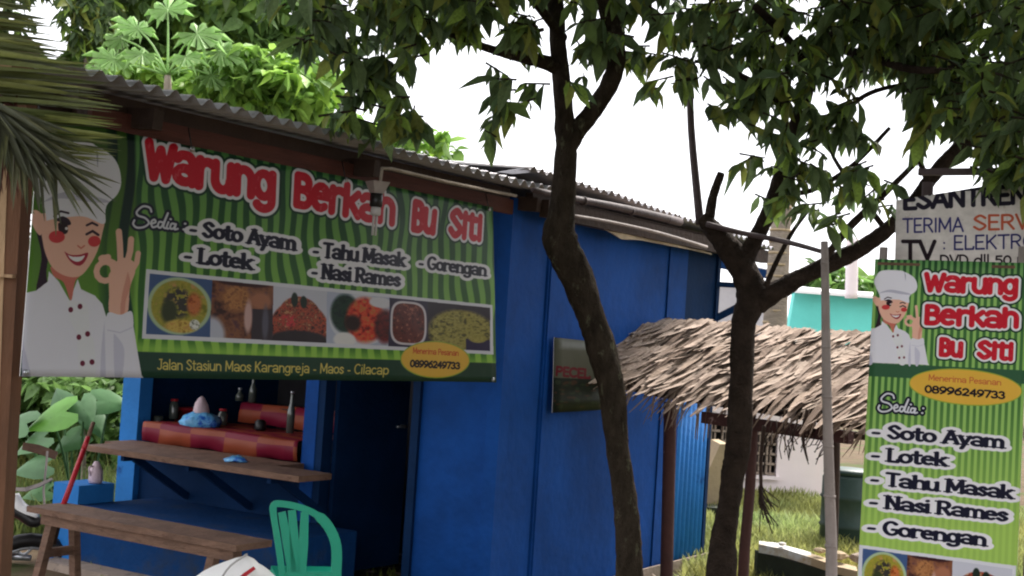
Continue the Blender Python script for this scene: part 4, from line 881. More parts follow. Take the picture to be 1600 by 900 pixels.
for ri, v0 in enumerate(rows):
    nn = 135
    for i in range(nn):
        u = (i+random.random())/nn; v = v0+random.uniform(-.02, .02)
        p = tp(u, v); dn = (tp(u, min(1, v+.2))-tp(u, v-.02)).normalized(); al = (tp(max(0, u-.03), v)-tp(min(1, u+.03), v)).normalized()
        messy = random.random() < (.12 if ri < 2 else .3)
        d = dn+al*random.uniform(.42, .72)+Vector((random.gauss(0, .04), random.gauss(0, .04), random.gauss(0, .03)))*(3.2 if messy else 1)
        nrm = al.cross(dn); nrm = nrm if nrm.z > 0 else -nrm
        k = random.randrange(8); W__ = random.uniform(.034, .075)*(.5 if messy else 1)
        items.append((k, frame(d, nrm+Vector((random.gauss(0, .15), random.gauss(0, .15), 0)), random.uniform(.2, .36), W__, p+nrm*(.004*(9-ri)+random.uniform(-.01, .02))), TT[k]))
for i in range(100):            # ragged ends and twigs hanging under the eave
    u = random.uniform(.1, 1); p = tp(u, random.uniform(.9, 1)); k = random.choice([1, 3, 7])
    items.append((k, frame(Vector((random.uniform(-.7, .1), random.uniform(-.3, .1), -random.uniform(.5, 1.2))), Vector((random.random()-.5, -1, .2)), random.uniform(.1, .28), random.uniform(.006, .016), p), TT[k]))
scatter('thatch_leaf', 'thatch_underlayer', TM, items, TS, M_THATCH, 290)
b = MB()
n = 24
b.add([tp(i/n, v)-ZX*.035 for v in (.0, .33, .66, .97) for i in range(n+1)], [(r*(n+1)+i, r*(n+1)+i+1, (r+1)*(n+1)+i+1, (r+1)*(n+1)+i) for r in range(3) for i in range(n)], 0, True); b.build('thatch_mat', M_THATCH, TS, kind='stuff')
# dead hanging twigs under the shelter
o = thing('hanging_dead_frond', D(1192, 655, 7.7), 'dead dark twiggy frond hanging from the thatch beside the red brown post', 'dead frond')
b = MB()
b.tube([D(1194, 665, 7.7), D(1189, 720, 7.7), D(1190, 770, 7.7), D(1196, 805, 7.7)], [.012, .011, .01, .006], 6, sub=3); b.build('stalk', M_DWOOD, o)
b = MB()
for i in range(26):
    x = 1190+random.uniform(-5, 5); y = random.uniform(755, 800); b.tube([D(x, y, 7.7), D(x+random.uniform(-8, 26), y+random.uniform(18, 40), 7.7+random.uniform(-.1, .1))], .003, 4)
b.build('twigs', M_DWOOD, o, kind='stuff')
o = thing('hanging_dead_frond', D(1260, 655, 7.6), 'cluster of thin dead twigs hanging before the pale wall under the thatch', 'dead frond')
b = MB(); b.tube([D(1262, 640, 7.5), D(1254, 680, 7.5), D(1262, 720, 7.5)], [.012, .01, .005], 6, sub=3); b.build('stalk', M_DWOOD, o)
b = MB()
for i in range(44):
    x = random.uniform(1205, 1300); y = random.uniform(655, 690); x2 = x+random.uniform(-25, 14); b.tube([D(x, y, 7.5), D((x+x2)/2+random.uniform(-6, 6), y+18, 7.5), D(x2, y+random.uniform(15, 45), 7.5+random.uniform(-.1, .1))], .0028, 4)
b.build('twigs', M_DWOOD, o, kind='stuff')

# ================================================================== leaves and trees
LFV = []
def leaf_mesh(name, m, L_seg, wd, curl, tint, seed, fold=.25):
    r = random.Random(seed); vs = []; prof = [.12, .72, 1., .86, .45, .02][:L_seg] if L_seg == 6 else [.1, .8, 1., .55, .02]
    n = len(prof)
    for i, pw in enumerate(prof):
        x = i/(n-1); ww = wd*pw; z = -curl*x*x; vs += [(x, -ww/2, z+fold*ww), (x, r.uniform(-.01, .01), z), (x, ww/2, z+fold*ww)]
    fs = [(3*i+k, 3*i+3+k, 3*i+4+k, 3*i+1+k) for i in range(n-1) for k in (0, 1)]
    me = bpy.data.meshes.new(name); me.from_pydata(vs, [], fs); me.materials.append(m)
    at = me.color_attributes.new('tint', 'FLOAT_COLOR', 'POINT'); at.data.foreach_set('color', [c for _ in vs for c in (tuple(tint)+(1,))]); return me
TINTS = [(.75, .8, .8), (1, 1, 1), (1.1, 1.2, .8), (.55, .6, .62), (1.9, 2.0, .9), (.9, .95, .9), (.8, .9, 1.0), (1.6, 1.3, .7)]
def leaf_set(m, wd=.38, tints=TINTS): return [leaf_mesh('leaf', m, 5, wd*(.85+.08*(i % 4)), [.1, .3, -.12, .2][i % 4], t, i) for i, t in enumerate(tints)]
def crown(clusters, size=(.1, .17), wratio=1., droop=.75, sprig=8, tints=TINTS, seed=0, wts=None):
    """clusters: (px, py, rx, ry, Y, depth, number of sprigs). Returns leaf items and twig segments"""
    r = random.Random(seed); items = []; tw = []
    for (px, py, rx, ry, Y, dep, ns) in clusters:
        c = D(px, py, Y); sx = rx*Y/F; sz = ry*Y/F
        if py > -55 and droop > .65: ns = int(ns*(.38 if px < 1400 else .46))
        for _ in range(ns):
            while True:
                a, b_, e = r.uniform(-1, 1), r.uniform(-1, 1), r.uniform(-1, 1)
                if a*a+b_*b_+e*e < 1: break
            hub = c+Vector((a*sx, e*dep, b_*sz)); az = r.uniform(0, 6.283); td = Vector((math.cos(az), math.sin(az), r.uniform(-.5, .25))).normalized(); tl = r.uniform(.06, .16)
            tw.append((hub-td*tl, hub, .004)); shade = r.uniform(.75, 1.25)
            for k in range(r.randint(sprig-3, sprig+2)):
                f = r.random(); p = hub-td*tl*f*.8; a2 = r.uniform(0, 6.283); side = Vector((math.cos(a2), math.sin(a2), 0))
                d = td*.35+side*r.uniform(.3, 1)-ZX*r.uniform(droop-.5, droop+.6); L_ = r.uniform(*size)*r.choice((.55, .8, 1, 1, 1.2, 1.45))
                nr = Vector((r.gauss(0, .6), r.gauss(0, .6), 1)); i = r.choices(range(len(tints)), wts)[0] if wts else r.randrange(len(tints))
                items.append((i, frame(d, nr, L_, L_*wratio, p), tuple(x*shade for x in tints[i])))
    return items, tw
def twig_part(tw, parent, m, extra=None):
    b = MB()
    for p, q, r_ in tw: b.tube([p, q], [r_*1.4, r_], 4, cap=False)
    return b.build('twigs', m, parent, kind='stuff')
def limb(b, pix, n=18, rough=.13, sub=8): b.tube([D(p[0], p[1], p[3]) for p in pix], [p[2]*p[3]/F for p in pix], n, rough=rough, sub=sub)
def tree(name, label, cat, base, trunk, limbs, group=None, bark=M_BARK):
    o = thing(name, base, label, cat, group)
    b = MB(); limb(b, trunk); b.build('trunk', bark, o)
    for l in limbs: b = MB(); limb(b, l, 10); b.build('branch', bark, o)
    return o
LM = leaf_set(M_LEAF)
# tree 1, leaning trunk before the side wall
Y1 = 6.7
bs = D(985, 900, Y1)
t1 = tree('leaning_tree', 'tree with a dark leaning trunk that forks above the eave, before the side wall', 'tree', Vector((bs.x, Y1, GZ)),
 [(990, 1030, 27, Y1), (984, 900, 21, Y1), (982, 833, 20, Y1), (975, 767, 18, Y1), (965, 700, 18, Y1), (955, 610, 21, Y1), (940, 545, 23, Y1), (921, 488, 22, Y1), (897, 423, 26, Y1), (875, 375, 27, Y1), (878, 330, 21, Y1), (884, 240, 17, Y1), (883, 200, 16, Y1), (877, 120, 14, Y1), (870, 40, 13, Y1), (866, -60, 12, Y1), (870, -260, 12, Y1)],
 [[(888, 232, 14, Y1), (905, 200, 15, Y1), (936, 160, 15, Y1), (958, 118, 15, Y1-.03), (962, 70, 15, Y1-.05), (950, 20, 14, Y1-.05), (930, -60, 13, Y1-.05), (940, -220, 10, Y1)],
  [(872, 104, 14, Y1), (845, 96, 11, Y1-.1), (820, 90, 10, Y1-.15), (773, 79, 7, Y1-.2), (734, 65, 6, Y1-.25), (697, 50, 4.5, Y1-.3), (660, 34, 4, Y1-.3), (600, 20, 3, Y1-.3)],
  [(775, 78, 5, Y1-.2), (800, 58, 4, Y1-.3), (850, 46, 3, Y1-.3)], [(880, 60, 8, Y1), (800, -30, 7, Y1-.5), (690, -60, 6, Y1-.9), (560, -40, 4, Y1-1.1)], [(866, -40, 9, Y1), (760, -200, 7, Y1+.6), (600, -260, 6, Y1+1.3)],
  [(955, 40, 8, Y1), (1030, -20, 6, Y1+.3), (1120, -40, 5, Y1+.5)]])
cl = [(560, 20, 80, 40, 6.3, .5, 70), (650, 15, 80, 42, 6.3, .5, 80), (740, 5, 60, 30, 6.3, .5, 44), (820, 25, 45, 40, 6.4, .5, 40), (600, 110, 60, 50, 6.1, .3, 46), (575, 165, 50, 34, 6.1, .25, 26), (640, 150, 30, 34, 6.1, .25, 12), (500, 60, 60, 50, 6.1, .3, 22),
      (790, 150, 45, 40, 6.3, .25, 14), (745, 190, 16, 22, 6.2, .1, 4), (770, 130, 30, 30, 6.2, .2, 8), (830, 205, 14, 20, 6.3, .1, 2), (765, 215, 8, 14, 6.2, .05, 2), (925, 30, 45, 50, 6.5, .5, 34), (905, 120, 16, 36, 6.4, .2, 6), (1010, 40, 60, 50, 6.7, .5, 50), (1040, 110, 40, 36, 6.7, .4, 16),
      (430, -20, 120, 40, 6.2, .6, 40), (640, -90, 260, 70, 6.4, 1.2, 170), (880, -120, 200, 80, 6.6, 1.2, 130), (700, -330, 420, 140, 7.6, 1.6, 300), (950, -420, 300, 180, 6.2, 1.5, 240), (350, -620, 500, 200, 6, 1.3, 380), (800, -580, 400, 180, 6.5, 1.2, 320)]  # highest clusters, out of view, added to block sky light over the banner
it, tw = crown(cl, (.085, .15), 1., .85, 7, seed=1); scatter('leaf', 'foliage', LM, it, t1, M_LEAF, 260); twig_part(tw, t1, M_BARK)
# tree 2, forked trunk
Y2 = 7.2
bs = D(1135, 900, Y2)
t2 = tree('forked_tree', 'large dark forked tree with pale bark patches between the thatch and the leaning trunk', 'tree', Vector((bs.x, Y2, GZ)),
 [(1122, 1040, 32, Y2), (1128, 884, 23, Y2), (1131, 838, 19, Y2), (1139, 791, 17, Y2), (1145, 744, 18, Y2), (1153, 700, 20, Y2), (1158, 610, 19, Y2), (1161, 512, 19, Y2), (1174, 465, 23, Y2), (1165, 430, 22, Y2), (1148, 400, 20, Y2), (1122, 368, 16, Y2), (1104, 347, 12, Y2), (1096, 338, 8, Y2)],
 [[(1160, 430, 15, Y2), (1172, 390, 14, Y2), (1195, 345, 12, Y2), (1215, 290, 12, Y2), (1228, 240, 12, Y2), (1246, 190, 12, Y2), (1268, 120, 12, Y2), (1300, 62, 12, Y2), (1350, 22, 11, Y2), (1430, -30, 10, Y2)],
  [(1182, 474, 19, Y2), (1215, 454, 16, Y2-.05), (1255, 432, 14, Y2-.1), (1300, 410, 14, Y2-.15), (1345, 388, 13, Y2-.2), (1385, 360, 12, Y2-.25), (1420, 325, 11, Y2-.3), (1450, 285, 11, Y2-.35), (1485, 245, 12, Y2-.4), (1530, 205, 12, Y2-.4), (1600, 150, 11, Y2-.4), (1700, 80, 12, Y2-.4)],
  [(1108, 350, 8, Y2), (1113, 312, 7.5, Y2), (1127, 270, 6, Y2)], [(1196, 448, 4.5, Y2-.1), (1212, 412, 4, Y2-.1), (1236, 366, 3.5, Y2-.1), (1262, 330, 3, Y2-.1)],
  [(1228, 240, 6, Y2), (1280, 210, 5, Y2-.1), (1350, 150, 4, Y2-.2), (1420, 130, 3, Y2-.2)], [(1215, 290, 5, Y2), (1260, 300, 4, Y2-.1), (1330, 260, 4, Y2-.2), (1390, 200, 3, Y2-.2)], [(1450, 285, 5, Y2-.35), (1430, 220, 4, Y2-.3), (1440, 150, 3, Y2-.3)], [(1385, 360, 5, Y2-.25), (1340, 300, 4, Y2-.2), (1300, 240, 3, Y2-.2), (1290, 180, 3, Y2-.2)], [(1290, 402, 6, Y2-.2), (1330, 352, 6, Y2-.25), (1385, 300, 5, Y2-.3), (1440, 245, 4, Y2-.3)], [(1268, 120, 9, Y2), (1230, 60, 7, Y2-.3), (1180, 10, 6, Y2-.5)], [(1300, 70, 9, Y2), (1360, 90, 7, Y2-.4), (1440, 110, 6, Y2-.8), (1530, 100, 5, Y2-1)],
  [(1246, 185, 6, Y2), (1180, 130, 5, Y2-.2), (1110, 100, 4, Y2-.3), (1085, 96, 3, Y2-.3)], [(1350, 25, 9, Y2), (1420, -120, 8, Y2-.8), (1500, -260, 6, Y2-1.6)]], bark=M_BARK2)
cl = [(1130, 40, 80, 46, 6.9, .5, 80), (1110, 100, 50, 28, 6.9, .3, 24), (1170, 130, 50, 34, 6.9, .4, 40), (1130, 160, 26, 16, 6.8, .2, 8), (1230, 70, 70, 60, 7.0, .5, 90), (1215, 135, 40, 40, 7.0, .4, 34), (1330, 60, 90, 60, 6.9, .6, 120), (1430, 50, 90, 60, 6.8, .7, 130), (1540, 60, 90, 70, 6.6, .7, 140),
      (1290, 170, 50, 55, 6.8, .4, 50), (1330, 215, 30, 30, 6.9, .3, 12), (1180, 250, 30, 24, 6.9, .2, 9), (1215, 215, 26, 40, 6.9, .2, 14), (1200, 300, 28, 24, 6.9, .15, 8), (1262, 255, 34, 46, 6.8, .3, 24), (1320, 280, 60, 46, 6.8, .3, 30), (1385, 300, 26, 30, 6.8, .2, 8), (1420, 225, 24, 16, 6.8, .3, 7), (1260, 330, 30, 22, 6.8, .2, 8), (1300, 350, 30, 18, 6.8, .2, 8),
      (1500, 140, 70, 50, 6.4, .5, 90), (1570, 170, 60, 60, 6.0, .5, 90), (1470, 150, 24, 24, 6.6, .3, 14), (1585, 265, 28, 60, 5.7, .2, 34), (1575, 215, 40, 40, 5.7, .3, 30), (1440, 100, 60, 30, 6.8, .4, 50),
      (1250, -60, 260, 60, 6.8, 1.2, 150), (1500, -90, 240, 90, 6.2, 1.2, 170), (1350, -330, 420, 180, 6.4, 1.8, 380), (1150, -300, 260, 150, 7.2, 1.5, 200), (1750, 60, 120, 160, 6, 1.2, 150), (1750, -480, 480, 300, 6.6, 1.6, 420), (1456, -480, 420, 180, 8, 1., 420), (1050, -430, 400, 160, 8.3, 1., 300)]  # topmost clusters are extra unseen foliage that cuts skylight on the side wall
it, tw = crown(cl, (.08, .145), 1.0, .75, 7, seed=2); scatter('leaf', 'foliage', LM, it, t2, M_LEAF, 280); twig_part(tw, t2, M_BARK)

# trees behind the roof
def bgtree(name, label, cat, base, trunk, clusters, m, size, wr, droop, tints, seed, sprig=8, npick=0, bark=M_GBARK, group=None, wts=None):
    o = thing(name, base, label, cat, group); b = MB(); limb(b, trunk, 10); b.build('trunk', bark, o)
    it, tw = crown(clusters, size, wr, droop, sprig, tints, seed, wts); LS = leaf_set(m, .45, tints)
    if npick: scatter('leaf', 'foliage', LS, it, o, m, npick)
    else: join_instances('foliage', LS, it, o, m, 'stuff')
    return o
BT = [(.8, .85, .7), (1, 1, 1), (1.3, 1.25, 1.1), (1.15, 1.1, .7), (.6, .65, .6)]
bgtree('leafy_tree', 'bright yellow-green leafy tree rising just behind the roof left of centre', 'tree', D(400, 700, 13.4)*1, [(400, 700, 20, 13.4), (395, 400, 16, 13.4), (390, 170, 12, 13.4)],
       [(400, 125, 90, 46, 13, .8, 190), (470, 140, 56, 50, 13, .7, 110), (250, 120, 70, 30, 13.3, .5, 60), (330, 145, 50, 34, 13.2, .6, 60), (440, 180, 90, 30, 13, .5, 80), (640, 215, 60, 20, 13.6, .5, 24), (560, 205, 70, 22, 13.6, .5, 40), (690, 235, 26, 10, 13.6, .4, 8)], M_LEAFB, (.12, .2), 1.2, .3, BT, 5, npick=120)
bgtree('tall_tree', 'tall mid green tree filling the sky behind the papaya', 'tree', D(300, 700, 18), [(300, 700, 26, 18), (290, 300, 22, 18), (300, 60, 14, 18)],
       [(250, 30, 120, 60, 17.5, 1.5, 220), (380, 40, 100, 60, 17.5, 1.5, 180), (170, 110, 60, 60, 17, 1, 110), (300, 110, 120, 40, 17.4, 1.2, 150), (450, 100, 50, 44, 17.5, 1., 44), (470, 40, 40, 40, 17.5, 1, 34), (300, -60, 260, 50, 17.5, 2, 220)], M_LEAFM, (.16, .3), 1.1, .45, BT, 6, npick=60)
bgtree('dark_tree', 'dark finely leaved tree at the upper left behind the palm frond', 'tree', D(140, 700, 16), [(140, 700, 22, 16), (140, 300, 18, 16), (145, 40, 10, 16)],
       [(145, 30, 42, 50, 15.6, .8, 90), (60, -40, 120, 30, 15.6, 1, 60), (140, -50, 120, 40, 15.6, 1, 100), (-20, 60, 60, 90, 15.6, 1, 90), (60, 120, 60, 30, 15.6, .8, 50)], M_LEAF, (.12, .22), .9, .6, TINTS, 7)
# papaya
pp = thing('papaya_tree', D(262, 700, 12.2), 'papaya tree with pale star shaped leaves on long stalks behind the roof', 'papaya tree')
b = MB(); limb(b, [(262, 700, 13, 12.2), (262, 300, 10, 12.2), (262, 118, 5, 12.2)], 10); b.build('trunk', M_GBARK, pp)
def papaya_leaf(c, nrm, d, R_, tint):
    nrm = Vector(nrm).normalized(); d = Vector(d); d = (d-nrm*d.dot(nrm)).normalized(); s_ = nrm.cross(d); b = MB(); vs = [c]
    fs = []; k = 0
    for i in range(9):
        a = R(-144+36*i); ln = R_*.68*(1-.34*abs(i-4)/4)*random.uniform(.88, 1.08)
        def pt(rr, aa, z=0): return c+(d*math.cos(aa)+s_*math.sin(aa))*rr+nrm*z
        ring = [pt(ln*.22, a-.3, -.01), pt(ln*.5, a-.09, .0), pt(ln*.64, a-.27, -.03), pt(ln*.72, a-.06, 0), pt(ln, a+random.uniform(-.06, .06), -ln*.3), pt(ln*.72, a+.06, 0), pt(ln*.64, a+.27, -.03), pt(ln*.5, a+.09, 0), pt(ln*.22, a+.3, -.01)]
        j = len(vs); vs += ring; fs += [(0, j+q_, j+q_+1) for q_ in range(8)]
    b.add(vs, fs); return b, [tint+(1,)]*len(vs)
for (x, y, dy, s_) in ((308, 52, -.3, .5), (345, 80, 0, .42), (215, 45, .1, .46), (178, 92, -.2, .42), (155, 108, .1, .36), (262, 15, .2, .46), (222, 84, -.3, .38), (330, 118, .2, .36), (190, 60, .3, .4), (290, 88, -.4, .36)):
    c = D(x, y, 12.2+dy); hb = D(262, 118, 12.2); d = c-hb
    b, t = papaya_leaf(c, Vector((random.uniform(-.5, .5), -.9, random.uniform(.5, 1.2))), d-ZX*.3, s_, (random.uniform(.85, 1.25),)*3)
    lf = b.build('leaf', M_PAPAYA, pp, tint=t); b = MB(); b.tube([hb, hb.lerp(c, .5)+ZX*.06, c], [.014, .01, .008], 6, sub=3); b.build('leaf_stalk', M_PAPAYA, lf, tint=[(1.1, 1.1, 1.1, 1)]*len(b.v))
# distant utility pole above the roof
pole('utility_pole', [(665, 190, 22), (664, 260, 22), (664, 420, 22)], [.042, .045, .05], M_GWALL, 'grey utility pole standing far behind the roof', 'pole', rough=.01)

# ================================================================== houses and yard on the right
H1 = thing('pale_house', D(1190, 790, 15.0)*1, 'pale pinkish plastered house with a block ventilation window behind the thatched shelter', 'house')
def Hp(px, py, dy=0.): return D(px, py, 15.0+dy)
b = MB(); a_, c_ = Hp(1040, 600), Hp(1284, 600); zt = 1.62
def wallbox(xa, xb, za, zb, y0=15.0, th=.15, bld=None):
    (bld or b).hexa([Vector((xa, y0, za)), Vector((xb, y0, za)), Vector((xb, y0+th, za)), Vector((xa, y0+th, za)), Vector((xa, y0, zb)), Vector((xb, y0, zb)), Vector((xb, y0+th, zb)), Vector((xa, y0+th, zb))])
xw0, xw1 = Hp(1090, 700).x, Hp(1215, 700).x; zw0, zw1 = Hp(1150, 740).z, Hp(1150, 662).z
wallbox(a_.x-3, xw0, GZ, zt); wallbox(xw0, xw1, GZ, zw0); wallbox(xw1, c_.x, GZ, zt); wallbox(xw0, xw1, zw1, zt); b.build('wall', M_WWALL, H1)
b = MB(); wallbox(c_.x+.003, c_.x+.153, GZ, zt, 15.02, 4.5, b); b.build('wall', M_WWALL, H1)
fr = MB(); wallbox(xw0-.03, xw1+.03, zw0-.04, zw0, 14.96, .1, fr); fr.build('window_sill', M_WWALL, H1)
pn = MB(); wallbox(xw0, xw1, zw0, zw1, 15.12, .02, pn); wn = pn.build('window_recess', M_INT, H1)
nx, nz = 7, 5
for i in range(nx):
    for j in range(nz):
        xa = xw0+(xw1-xw0)*i/nx; xb = xw0+(xw1-xw0)*(i+1)/nx; za = zw0+(zw1-zw0)*j/nz; zb_ = zw0+(zw1-zw0)*(j+1)/nz
        b = MB(); wallbox(xa+.01, xb-.01, za+.004, za+.03, 15.02, .07, b); wallbox(xa+.01, xa+.03, za+.032, zb_-.004, 15.02, .07, b); wallbox((xa+xb)/2-.01, (xa+xb)/2+.01, za+.032, zb_-.004, 15.03, .05, b); b.build('vent_block', M_BRICK, wn)
b = MB(); b.hexa([Vector((a_.x-3.2, 14.5, zt-.0)), Vector((c_.x+.4, 14.5, zt)), Vector((c_.x+.4, 19.6, zt+.15)), Vector((a_.x-3.2, 19.6, zt+.15)), Vector((a_.x-3.2, 14.5, zt+.05)), Vector((c_.x+.4, 14.5, zt+.05)), Vector((c_.x+.4, 19.6, zt+.2)), Vector((a_.x-3.2, 19.6, zt+.2))]); b.build('roof', M_ROOF, H1)
# ramped cement block at the left of that wall
o = thing('cement_ramp', D(1115, 780, 13.5), 'tan sloping cement buttress beside the blue stall corner', 'buttress')
b = MB(); b.slab([D(1085, 795, 13.5), D(1124, 788, 13.5), D(1130, 690, 13.5), D(1118, 690, 13.5), D(1085, 765, 13.5)], Vector((0, 1, 0)), .6); b.build('cement_body', M_TAN, o)
b = MB(); wallbox(D(1070, 795, 12.9).x, D(1150, 795, 12.9).x, GZ, D(1120, 792, 12.9).z-.01, 12.9, .7, b); b.build('dark_base', M_MOSS, o)
# turquoise building
H2 = thing('turquoise_house', D(1300, 520, 18), 'turquoise painted house with a thin white roof edge above the thatch', 'house')
b = MB(); b.slab([D(1208, 640, 18), D(1400, 640, 18), D(1400, 466, 18), D(1240, 455, 18)], Vector((0, 1, 0)), .2); b.build('wall', M_TURQ, H2)
b = MB(); b.hexa([D(1237, 457, 17.7), D(1420, 470, 17.7), D(1420, 462, 21), D(1237, 449, 21), D(1237, 452, 17.7), D(1420, 465, 17.7), D(1420, 457, 21), D(1237, 444, 21)]); b.build('roof', M_WHITE, H2)
# grey shed with dark roof edge between
H3 = thing('grey_shed', D(1150, 520, 17), 'light grey shed wall with a dark roof edge seen past the end of the stall', 'shed')
b = MB(); b.slab([D(1112, 560, 17), D(1206, 560, 17), D(1206, 452, 17), D(1112, 448, 17)], Vector((0, 1, 0)), .2); b.build('wall', M_GWALL, H3)
b = MB(); b.bar(D(1105, 408, 16.8), D(1250, 440, 16.8), .12, .1); b.build('roof_edge', M_DBLUE, H3)
b = MB(); b.bar(D(1105, 404, 16.9), D(1250, 434, 16.9), .3, .03); b.build('roof', M_WHITE, H3)
o = thing('palm_tree', D(1212, 560, 13), 'stout pale palm trunk rising behind the forked tree', 'palm tree'); b = MB(); limb(b, [(1205, 640, 18, 13), (1211, 500, 19, 13), (1217, 400, 17, 13), (1222, 320, 15, 13), (1224, 262, 14, 13)], 14, .05); b.build('trunk', M_GBARK, o)
b = MB()
for i in range(14): c = D(1208+i*1.1, 540-i*18, 13); b.tube([c-ZX*.012, c+ZX*.012], (19-i*.25)*13/F*1.012, 14)
b.build('trunk_rings', M_TAN, o, kind='stuff')
fr_set = [(.9, 1, .8), (1.3, 1.25, 1), (1.1, 1.2, .9), (1.5, 1.45, 1.1), (.7, .8, .7)]
bgtree('garden_bush', 'pale green bush showing between the turquoise roof and the menu banner', 'bush', Vector((D(1330, 500, 20).x, 20, GZ)), [(1330, 600, 10, 20), (1330, 500, 8, 20)], [(1310, 440, 50, 20, 20, .6, 60), (1360, 455, 30, 26, 20, .6, 40), (1270, 425, 20, 14, 20, .5, 12)], M_LEAFM, (.12, .24), 1.4, .3, fr_set, 9)
o = thing('water_drum', D(1322, 790, 11.5), 'dark grey green plastic drum standing in the grass behind the bamboo pole', 'drum'); q = D(1324, 792, 11.5); q.z = GZ
b = MB(); b.lathe(q, [(.2, 0), (.22, .03), (.22, .2), (.235, .22), (.22, .24), (.22, .44), (.235, .46), (.22, .48), (.22, .62), (.2, .66)], 20); b.build('drum_body', M_DGREEN, o); b = MB(); b.lathe(q+ZX*.655, [(.215, 0), (.215, .03), (.18, .045)], 20); b.build('lid', M_DGREEN, o)
# ditch wall / concrete slab and stones
o = thing('concrete_slab', D(1260, 870, 9.0), 'long pale concrete slab edging the dark ditch in front of the grass', 'slab')
b = MB(); pts = [D(1186, 852, 9.3), D(1222, 858, 9.1), D(1268, 872, 8.9), D(1304, 884, 8.75), D(1340, 893, 8.6)]; 
for i in range(4):
    p, q = pts[i], pts[i+1]; b = MB(); e = Vector((.03, .16, .0)); j = random.uniform(-.01, .01)
    b.hexa([p-ZX*.05, q-ZX*.05, q+e-ZX*.05, p+e-ZX*.05, p+ZX*j, q+ZX*.002, q+e*.9+ZX*(.01+j), p+e*.9+ZX*.01]); b.build('slab_piece', M_WGREY if i < 2 else M_TAN, o)
b = MB(); p, q = pts[0], pts[-1]; e = Vector((0, .14, 0)); b.hexa([Vector((p.x, p.y+.03, GZ-.5)), Vector((q.x, q.y+.03, GZ-.5)), Vector((q.x, q.y+.15, GZ-.5)), Vector((p.x, p.y+.15, GZ-.5)), p-ZX*.052+e*.2, q-ZX*.052+e*.2, q-ZX*.052+e, p-ZX*.052+e]); b.build('ditch_wall', M_MOSS, o)
def stone(px, py, Y, r, m=M_TAN, lb=None):
    o = thing('stone', D(px, py, Y), lb, 'stone', None); b = MB(); c = D(px, py, Y); vs = []; n = 8
    for i in range(5):
        for k in range(n):
            a = 2*math.pi*k/n; ph_ = math.pi*(i+.5)/5; rr = r*math.sin(ph_)*random.uniform(.8, 1.2); vs.append(c+Vector((math.cos(a)*rr*1.3, math.sin(a)*rr, r*.6*math.cos(ph_))))
    b.add(vs, [(i*n+k, i*n+(k+1) % n, (i+1)*n+(k+1) % n, (i+1)*n+k) for i in range(4) for k in range(n)]+[tuple(range(n)), tuple(range(4*n, 5*n))[::-1]]); ob = b.build('stone_body', m, o)
stone(1281, 860, 8.95, .032, M_TAN, 'small tan stone on the slab left of the bamboo pole')
stone(1310, 868, 8.85, .05, M_TAN, 'larger tan stone on the slab right of the bamboo pole')
stone(1222, 850, 9.15, .022, M_WGREY, 'little pale stone at the left end of the concrete slab')
stone(1345, 872, 8.9, .06, M_BRICK, 'brown lump of rubble by the slab next to the menu banner')

HT0 = [(.8, .85, .8), (1, 1, 1), (.6, .65, .6), (1.3, 1.3, 1.0), (.9, 1, .8)]
# grass
def grass(name, n, fx, hmin, hmax, seed, tint=(1, 1, 1), wd=.006):
    rg = np.random.default_rng(seed); X_, Y_ = fx(rg, n); h = rg.uniform(hmin, hmax, n)*(.6+.8*fbm(X_*1.3+40, Y_*1.3+40, seed)); az = rg.uniform(0, 6.28, n); ln = rg.uniform(.1, .7, n)*h; w_ = wd*(1+Y_*.06)
    dx, dy = np.cos(az), np.sin(az); V = np.zeros((n, 5, 3))
    for k, (f, ww) in enumerate(((0, 1), (0, -1), (.55, .8), (.55, -.8), (1, 0))):
        V[:, k, 0] = X_+dx*ln*f*f-dy*w_*ww; V[:, k, 1] = Y_+dy*ln*f*f+dx*w_*ww; V[:, k, 2] = GZ-.01+h*f*(1-.15*f)
    me = bpy.data.meshes.new(name); me.vertices.add(n*5); me.vertices.foreach_set('co', V.astype(np.float32).ravel())
    idx = (np.arange(n)*5)[:, None]+np.array([0, 1, 3, 2, 2, 3, 4])[None, :]; me.loops.add(n*7); me.loops.foreach_set('vertex_index', idx.astype(np.int32).ravel())
    me.polygons.add(2*n); me.polygons.foreach_set('loop_start', ((np.arange(n)*7)[:, None]+np.array([0, 4])).astype(np.int32).ravel()); me.polygons.foreach_set('loop_total', np.tile([4, 3], n).astype(np.int32)); me.update(calc_edges=True)
    t = rg.uniform(.6, 1.3, n)*(.7+.6*fbm(X_*.9+10, Y_*.9+10, 3)); yel = fbm(X_*.7+5, Y_*.7+5, 31); T = np.stack([t*(.8+.7*yel)*tint[0], t*tint[1], t*(1.1-.4*yel)*tint[2], np.ones(n)], 1)
    at = me.color_attributes.new('tint', 'FLOAT_COLOR', 'POINT'); at.data.foreach_set('color', np.repeat(T, 5, 0).astype(np.float32).ravel()); me.materials.append(M_GRASS)
    o = bpy.data.objects.new(name, me); COL.objects.link(o); o['kind'] = 'stuff'; o['label'] = 'rough green grass growing in the yard'; o['category'] = 'grass'; return o
grass('yard_grass', 60000, lambda rg, n: (lambda y: (rg.uniform(.14, .56, n)*y, y))(rg.uniform(9.0, 14.9, n)), .05, .22, 4)
grass('weeds', 5000, lambda rg, n: (lambda y: (rg.uniform(-.3, .4, n)*y, y))(rg.uniform(6.2, 9.2, n)), .02, .1, 5, (.7, .8, .6)).__setitem__('label', 'sparse short weeds on the bare soil near the stall')
grass('tall_grass', 9000, lambda rg, n: (rg.uniform(-5.5, -1.9, n)-0, rg.uniform(9.3, 12.5, n)), .1, .5, 6, (.5, .6, .5)).__setitem__('label', 'dim rough grass at the left of the stall')

